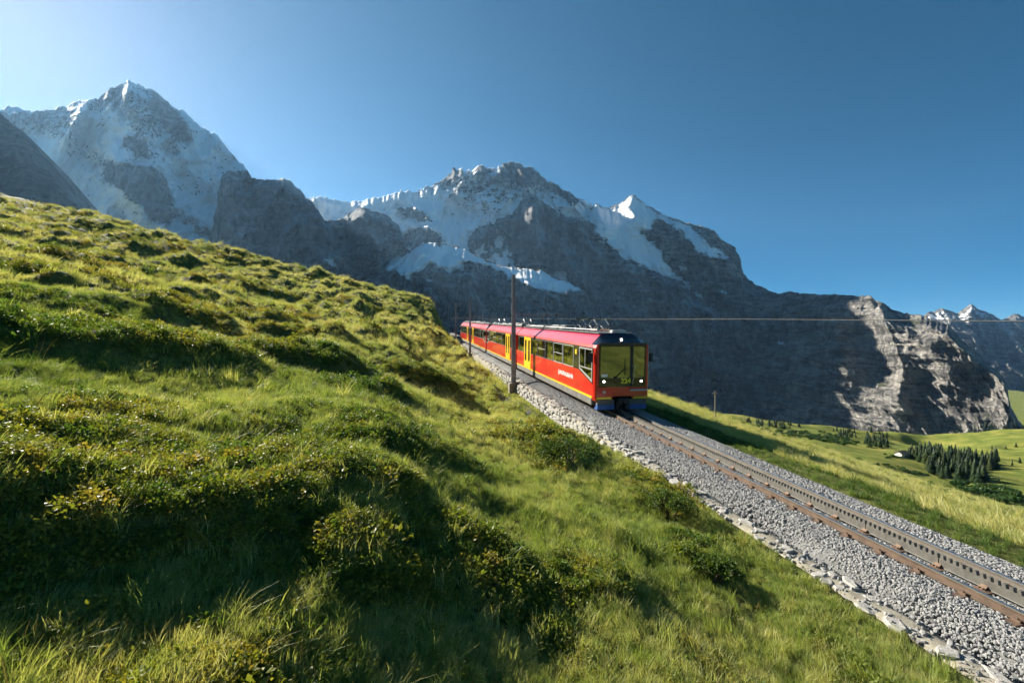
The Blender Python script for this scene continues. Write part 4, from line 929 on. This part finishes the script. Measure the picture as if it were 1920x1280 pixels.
rg = np.random.RandomState(21)
def fan(n, r0, r1, a0=-66, a1=66, p=1.0):
    u = rg.rand(n); r = (r0 ** p + u * (r1 ** p - r0 ** p)) ** (1 / p); a = np.radians(a0 + rg.rand(n) * (a1 - a0))
    return r * np.sin(a), r * np.cos(a), r
GP, SP = [], []
for (n, r0, r1, p, sg, ss) in ((20000, .9, 4.5, 1.6, .125, .12), (38000, 4.5, 13, 1.6, .155, .16), (42000, 13, 36, 1.5, .25, .27), (60000, 36, 135, 1.3, .60, .55), (42000, 50, 330, 1.2, .62, .9)):
    X, Y, r = fan(n, r0, r1, p=p)
    L, t = LT(X, Y)
    left = L < 7.12 - .25 * rg.rand(n) + .22 * np.clip(noise(t / .9, 6.6), 0, 1); right = L > 11.5 + .35 * rg.rand(n) ** 2
    if r0 >= 50 and r1 > 200: left &= False; keep = right & (r < 330)
    else: keep = left | right
    keep &= ~((L > 11) & (t > 116))
    X, Y, r, L, t, left = X[keep], Y[keep], r[keep], L[keep], t[keep], left[keep]
    Z = ground_height(X, Y); mh = mound_height(X, Y)
    f1 = fbm(L / 1.5, t / 2.2, 2.0, 3); f2 = fbm(L / 6, t / 9, 9.0, 3); f3 = fbm(L / .5, t / .5, 4, 2)
    shr = np.where(left, mh * 2.6 + f1 * .7 + f2 * .5 - .18 + .25 * (r < 5) * (X < .6), f2 * .7 + f1 * .4 - .5 + 1.3 * (np.abs(noise(L / 9 + 3 + .25 * f1, t / 70, 6.0)) < .055) * (L > 19))
    is_s = rg.rand(len(X)) < sstep(-.05, .55, shr) * .85
    tint = .56 + .34 * f2 + .22 * f3 + .10 * rg.randn(len(X)) + .20 * sstep(8, 50, r)
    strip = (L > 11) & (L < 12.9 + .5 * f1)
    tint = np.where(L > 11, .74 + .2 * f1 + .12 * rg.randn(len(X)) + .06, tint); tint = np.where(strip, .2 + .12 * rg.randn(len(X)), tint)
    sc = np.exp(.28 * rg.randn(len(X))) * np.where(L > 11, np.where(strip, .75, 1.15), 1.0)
    sc *= 1 + .35 * np.clip(f1, -.6, .8); sc = sc * np.where((L > 14) & (r > 25), .62, 1)
    for m_, dst, s0 in ((~is_s, GP, sg), (is_s, SP, ss)):
        k = m_.sum(); dst.append((X[m_], Y[m_], Z[m_], sc[m_] * s0, tint[m_], L[m_], r[m_]))
def cat_(a): return [np.concatenate([q[i] for q in a]) for i in range(7)]
X, Y, Z, S_, T_, L_, r_ = cat_(GP); n = len(X)
idx = np.where(rg.rand(n) < .62, rg.randint(0, 5, n), rg.randint(5, 8, n)); idx[rg.rand(n) < np.where(r_ < 14, .028, .0)] = 8
yaw = TH + .25 + rg.randn(n) * .75
rot = np.stack([rg.randn(n) * .1, .12 + rg.randn(n) * .12, yaw], -1)
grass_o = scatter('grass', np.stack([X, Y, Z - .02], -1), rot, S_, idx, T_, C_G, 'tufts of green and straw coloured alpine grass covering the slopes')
X, Y, Z, S_, T_, L_, r_ = cat_(SP); n = len(X)
idx = rg.randint(0, 6, n)
T_ = np.where(L_ > 11, .35 + .2 * rg.randn(n), T_ + .05 + .10 * rg.randn(n))
rot = np.stack([rg.randn(n) * .15, rg.randn(n) * .15, rg.rand(n) * 6.28], -1)
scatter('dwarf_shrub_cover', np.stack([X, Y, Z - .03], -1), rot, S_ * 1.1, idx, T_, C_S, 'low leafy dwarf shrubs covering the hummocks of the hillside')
# ballast stones
def bed_z(x): return np.interp(x, xs, zs)
n = 100000
yb = 2.5 + 34 * rg.rand(n) ** 1.45; xb = rg.uniform(-1.72, 2.3, n)
keep = ~((np.abs(np.abs(xb) - .5) < .055)) & ~(np.abs(xb) < .05); xb, yb = xb[keep], yb[keep]; n = len(xb)
slz = np.abs(((yb - 1.0 + .35) % .7) - .35) < .1; keep = ~(slz & (np.abs(xb) < .75) & (rg.rand(n) < .8)); xb, yb = xb[keep], yb[keep]; n = len(xb)
keep = (xb < 1.75 + .3 * noise(yb * .9, 3.3)) | (rg.rand(n) < .15); xb, yb = xb[keep], yb[keep]; n = len(xb)
bs = (.022 + .02 * rg.rand(n) ** 2) * (1 + yb / 45)
Pm = np.array(Euler(TROT).to_matrix()); loc = np.stack([xb, yb, bed_z(xb) + .008 + .012 * rg.rand(n)], -1) @ Pm.T + np.array(W(0, 0))
scatter('ballast_gravel', loc, rg.rand(n, 3) * 6.28, bs * 1.0, rg.randint(0, 7, n), rg.rand(n), C_T, 'grey crushed stone ballast around the rails')
# loose rubble on the edging
n = 3000; yb = 3 + 40 * rg.rand(n) ** 1.4; xb = -2.0 + rg.uniform(-.27, .34, n)
loc = np.stack([xb, yb, -.335 - .03 * (xb > -1.75) + .01 * rg.rand(n)], -1) @ Pm.T + np.array(W(0, 0))
scatter('edging_rubble', loc, rg.rand(n, 3) * 6.28, (.012 + .05 * rg.rand(n) ** 4) * (1 + yb / 60), rg.randint(0, 7, n), rg.rand(n), C_T, 'loose rubble and grit lying on the stone edging')
# gravel drain left of the wall
n = 1500; tt = rg.uniform(24, 46, n); ll = LC - 3.3 - .028 * (tt - 24) + rg.randn(n) * .16
XX, YY = XY(ll, tt); scatter('drain_gravel', np.stack([XX, YY, ground_height(XX, YY) + .03], -1), rg.rand(n, 3) * 6.28, .05 + .05 * rg.rand(n), rg.randint(0, 7, n), rg.rand(n), C_T, 'narrow trickle of grey gravel in the grass left of the mast')

# two dwarf bushes with visible stems in the foreground
M_BARK = plain('brown_bark', (.11, .075, .045), .9, var=.3, vs=6)
M_BUSH = leaf_material('bush_leaf', [(.0, (.045, .085, .018)), (.5, (.075, .12, .022)), (1, (.12, .15, .03))], .4, inst=False)
for (px, py, Rb, lab) in ((1065, 872, .95, 'knee high bush with bare brown stems growing below the stone wall'), (1255, 965, .62, 'small dark leafy bush in the grass nearer the camera'), (1340, 1090, .42, 'low reddish bush in the grass at lower right')):
    X, Y = hit(px, py, ground_height); z = float(ground_height(X, Y)); o = empty('dwarf_bush', (X, Y, z)); tag(o, lab, 'bush')
    b = MB()
    for k in range(14):
        a = rng.uniform(0, 6.28); d = Rb * rng.uniform(.4, .95)
        b.tube([(math.cos(a) * .1, math.sin(a) * .1, -.05), (math.cos(a) * d * .5, math.sin(a) * d * .5, Rb * .35), (math.cos(a) * d, math.sin(a) * d, Rb * rng.uniform(.5, .8))], .014, 5, .005)
    b.build('stem', M_BARK, o); o.children[0]['kind'] = 'stuff'
    V, Fc = [], []
    for k in range(26):
        a = rng.uniform(0, 6.28); d = Rb * math.sqrt(rng.random()); v_, f_ = leaves(70, rng, Rb * .26, Rb * .3, .055)
        q = len(V); V += [(x + math.cos(a) * d, y + math.sin(a) * d, zz + Rb * .32 + .28 * Rb * (1 - (d / Rb) ** 2)) for x, y, zz in v_]; Fc += [tuple(i + q for i in f) for f in f_]
    me = bpy.data.meshes.new('foliage'); me.from_pydata(V, [], Fc); me.update(); c_ = link('foliage', me, M_BUSH, o); c_['kind'] = 'stuff'

# ------------------------------------------------------------------ trees in the valley
M_NEEDLE = leaf_material('spruce_needles', [(.0, (.014, .030, .012)), (.5, (.025, .048, .014)), (1, (.050, .068, .018))], .15, inst=False)
M_DECID = leaf_material('green_foliage', [(.0, (.03, .075, .02)), (.5, (.045, .10, .022)), (1, (.07, .12, .025))], .3, inst=False)
def spruce(seed):
    r = random.Random(seed); V, Fc = [], []
    nw = 11
    for k in range(nw):
        q = k / nw; z = .10 + .86 * q; rad = (.20 * (1 - q) ** .8 + .012) * r.uniform(.8, 1.15); nb = 9 if k < 7 else 6
        for i in range(nb):
            a = 6.283 * i / nb + r.uniform(-.3, .3); ra = rad * r.uniform(.65, 1.2); w = .34 * ra + .01; dz = .075 * r.uniform(.6, 1.3)
            c, s_ = math.cos(a), math.sin(a); b = len(V)
            V += [(0, 0, z + .05), (c * ra * .6 - s_ * w, s_ * ra * .6 + c * w, z - dz * .35), (c * ra, s_ * ra, z - dz), (c * ra * .6 + s_ * w, s_ * ra * .6 - c * w, z - dz * .35)]
            Fc += [(b, b + 1, b + 2), (b, b + 2, b + 3)]
    b = len(V); V += [(.012, 0, .93), (-.008, .01, .93), (-.008, -.01, .93), (0, 0, 1.02)]; Fc += [(b, b + 1, b + 3), (b + 1, b + 2, b + 3), (b + 2, b, b + 3)]
    me = bpy.data.meshes.new('crown'); me.from_pydata(V, [], Fc); me.update(); me.materials.append(M_NEEDLE); return me
sp_me = [spruce(k) for k in range(5)]
tr_me = MB().tube([(0, 0, -.05), (0, 0, .45), (0, 0, .9)], .018, 6, .004).mesh('trunk'); tr_me.materials.append(M_BARK)
def bushm(seed):
    r = random.Random(seed); V, Fc = [], []
    for k in range(9):
        a = r.uniform(0, 6.28); d = .35 * math.sqrt(r.random()); v_, f_ = leaves(46, r, .24, .34, .16); q = len(V)
        V += [(x + math.cos(a) * d, y + math.sin(a) * d, z * 1.1 + .1 + r.uniform(0, .25)) for x, y, z in v_]; Fc += [tuple(i + q for i in f) for f in f_]
    me = bpy.data.meshes.new('foliage'); me.from_pydata(V, [], Fc); me.update(); me.materials.append(M_DECID); return me
bu_me = [bushm(k) for k in range(4)]
def vheight(X, Y): return np.maximum(valley_height(X, Y), ground_height(X, Y))
def vhit(px, py):
    ys_ = np.linspace(110, 1300, 500); X = (px - 960) / F * ys_; Z = (640 - py) / F * ys_
    ok = vheight(X, ys_) > Z
    k = np.argmax(ok)
    return (X[k], ys_[k]) if ok.any() else None
def polyfill(poly, n):
    a = np.array(poly); out = []
    while len(out) < n:
        x = rng.uniform(a[:, 0].min(), a[:, 0].max()); y = rng.uniform(a[:, 1].min(), a[:, 1].max())
        if inpoly(np.array([x]), np.array([y]), poly)[0]: out.append((x, y))
    return out
def tree(px, py, h, lab, grp, kind='spruce'):
    q = vhit(px, py)
    if q is None or q[1] < 330: return
    X, Y = q; z = float(vheight(X, Y))
    o = empty('spruce_tree' if kind == 'spruce' else 'leafy_bush', (X, Y, z), (0, 0, rng.uniform(0, 6.28))); tag(o, lab, 'tree' if kind == 'spruce' else 'bush', grp)
    if kind == 'spruce':
        wd = rng.uniform(1.05, 1.6)
        link('trunk', tr_me, None, o, scl=(h, h, h)); link('crown', rng.choice(sp_me), None, o, scl=(h * wd, h * wd, h))
    else:
        link('foliage', rng.choice(bu_me), None, o, scl=(h * 1.2, h * 1.2, h * .9)); link('stem', tr_me, None, o, scl=(h, h, h * .5))
F1 = [(1700, 852), (1730, 842), (1762, 850), (1800, 856), (1866, 856), (1872, 868), (1866, 884), (1836, 888), (1852, 902), (1836, 908), (1800, 906), (1765, 899), (1735, 885), (1735, 868), (1715, 866)]
for x, y in polyfill(F1, 172): tree(x, y, rng.uniform(13, 21) * (1 if x > 1735 else .8), 'dark green spruce in the dense stand below the meadow at right', 'spruces in the right hand stand')
for x, y in [(1872, 906), (1905, 838), (1886, 842), (1860, 842), (1898, 873), (1912, 868)]: tree(x, y, rng.uniform(7, 10), 'lone spruce standing on the bright meadow right of the dense stand', 'lone spruces on the right meadow')
F2 = [(1630, 808), (1650, 806), (1664, 820), (1664, 838), (1640, 842), (1615, 834)]
for x, y in polyfill(F2, 42): tree(x, y, rng.uniform(10, 16), 'spruce in the rounded grove at the end of the bench below the cliff', 'spruces in the bench grove')
for x, y in polyfill([(1385, 790), (1460, 792), (1500, 800), (1480, 806), (1400, 800)], 44) + polyfill([(1560, 806), (1600, 808), (1612, 822), (1575, 824)], 32):
    tree(x, y, rng.uniform(8, 13), 'small spruce scattered along the scrubby bench below the cliff', 'spruces along the bench edge')
for x, y in polyfill([(1400, 804), (1560, 812), (1610, 830), (1600, 838), (1500, 822), (1420, 812)], 130):
    tree(x, y, rng.uniform(4, 7), 'low scrub bush on the bench below the cliff', 'scrub on the bench', 'bush')
for x, y in polyfill([(1780, 905), (1830, 912), (1900, 925), (1910, 945), (1890, 955), (1840, 935), (1800, 922)], 34):
    tree(x, y, rng.uniform(7, 11), 'leafy green bush in the hollow under the dense spruce stand', 'bushes in the right hollow', 'bush')
for x, y in polyfill([(1627, 872), (1660, 876), (1690, 886), (1720, 890), (1740, 892), (1700, 880), (1660, 870)], 30):
    tree(x, y, rng.uniform(2.2, 3.6), 'low dark bush in the strip on the sloping meadow', 'bushes in the meadow strip', 'bush')
for x, y in polyfill([(1655, 852), (1725, 856), (1720, 862), (1660, 860)], 16): tree(x, y, rng.uniform(3, 5), 'bush beside the small house in the valley', 'bushes by the house', 'bush')

# small house in the valley
hx, hy = vhit(1690, 856); hzz = float(vheight(hx, hy))
house = empty('house', (hx, hy, hzz), (0, 0, .35)); tag(house, 'small white house with brown roof in the valley beside the spruces', 'house')
M_HW = plain('white_render', (.68, .66, .62), .9, var=.05); M_HR = plain('brown_tiles', (.26, .17, .09), .8, var=.25, vs=1)
b = MB(); b.prism([(-4.5, 0), (4.5, 0), (4.5, 5), (0, 7.6), (-4.5, 5)], 'x', -7, 7); b.build('wall', M_HW, house)
for k, s_ in enumerate((-1, 1)):
    b = MB(); b.prism([(s_ * 5.6, 4.6), (s_ * 5.6, 4.9), (0, 8.15), (0, 7.85)], 'x', -7.9, 7.9); r_o = b.build('roof', M_HR, house)
MB().bbox(2, 2.9, .6, 1.5, 6.8, 9.1, .05).build('chimney', M_CONC, r_o)
for k in range(5):
    w_ = MB().box(-5.6 + k * 2.6, -4.5 + k * 2.6, -4.53, -4.44, 1.4, 2.9).build('window', M_BAND, house)
    w_ = MB().box(-5.6 + k * 2.6, -4.5 + k * 2.6, -4.53, -4.44, 3.5, 4.6).build('window', M_BAND, house)
MB().box(5.6, 6.6, -4.54, -4.45, 0, 2.1).build('door', M_HR, house)

# far wood at the foot of the cliff
cliff = bpy.data.objects['mountain_snow_cone_ridge']; bpy.context.view_layer.update()
V, Fc = [], []
for x, y in polyfill([(1815, 812), (1840, 796), (1870, 800), (1990, 800), (1990, 850), (1830, 850), (1800, 840)], 900) + polyfill([(1780, 806), (1800, 802), (1805, 815), (1790, 822)], 40):
    d = at(x, y, 1.0).normalized(); ok, p, nn, _ = cliff.ray_cast(Vector((0, 0, 0)), d)
    if not ok: continue
    h = rng.uniform(16, 30); sm = sp_me[rng.randrange(5)]; q = len(V)
    for v in sm.vertices: V.append((p.x + v.co.x * h * 1.2, p.y + v.co.y * h * 1.2, p.z + v.co.z * h))
    Fc += [tuple(q + i for i in f.vertices) for f in sm.polygons]
me = bpy.data.meshes.new('wood'); me.from_pydata(V, [], Fc); me.update()
tag(link('far_wood', me, M_NEEDLE), 'distant dark spruce wood at the foot of the pale cliff', kind='stuff')
# ------------------------------------------------------------------ haze: one closed box of air round everything
hb = MB(); hb.box(-14000, 14000, -1500, 15000, -1000, 4200)
hz, nt, b = nm('thin_air')
nt.nodes.remove(b); pv = nt.nodes.new('ShaderNodeVolumePrincipled')
pv.inputs['Color'].default_value = (.33, .62, 1, 1); pv.inputs['Density'].default_value = HAZE; pv.inputs['Anisotropy'].default_value = .42
nt.links.new(pv.outputs[0], nt.nodes['Material Output'].inputs['Volume'])
tag(hb.build('haze', hz), 'thin blue mountain haze filling the air', kind='stuff')
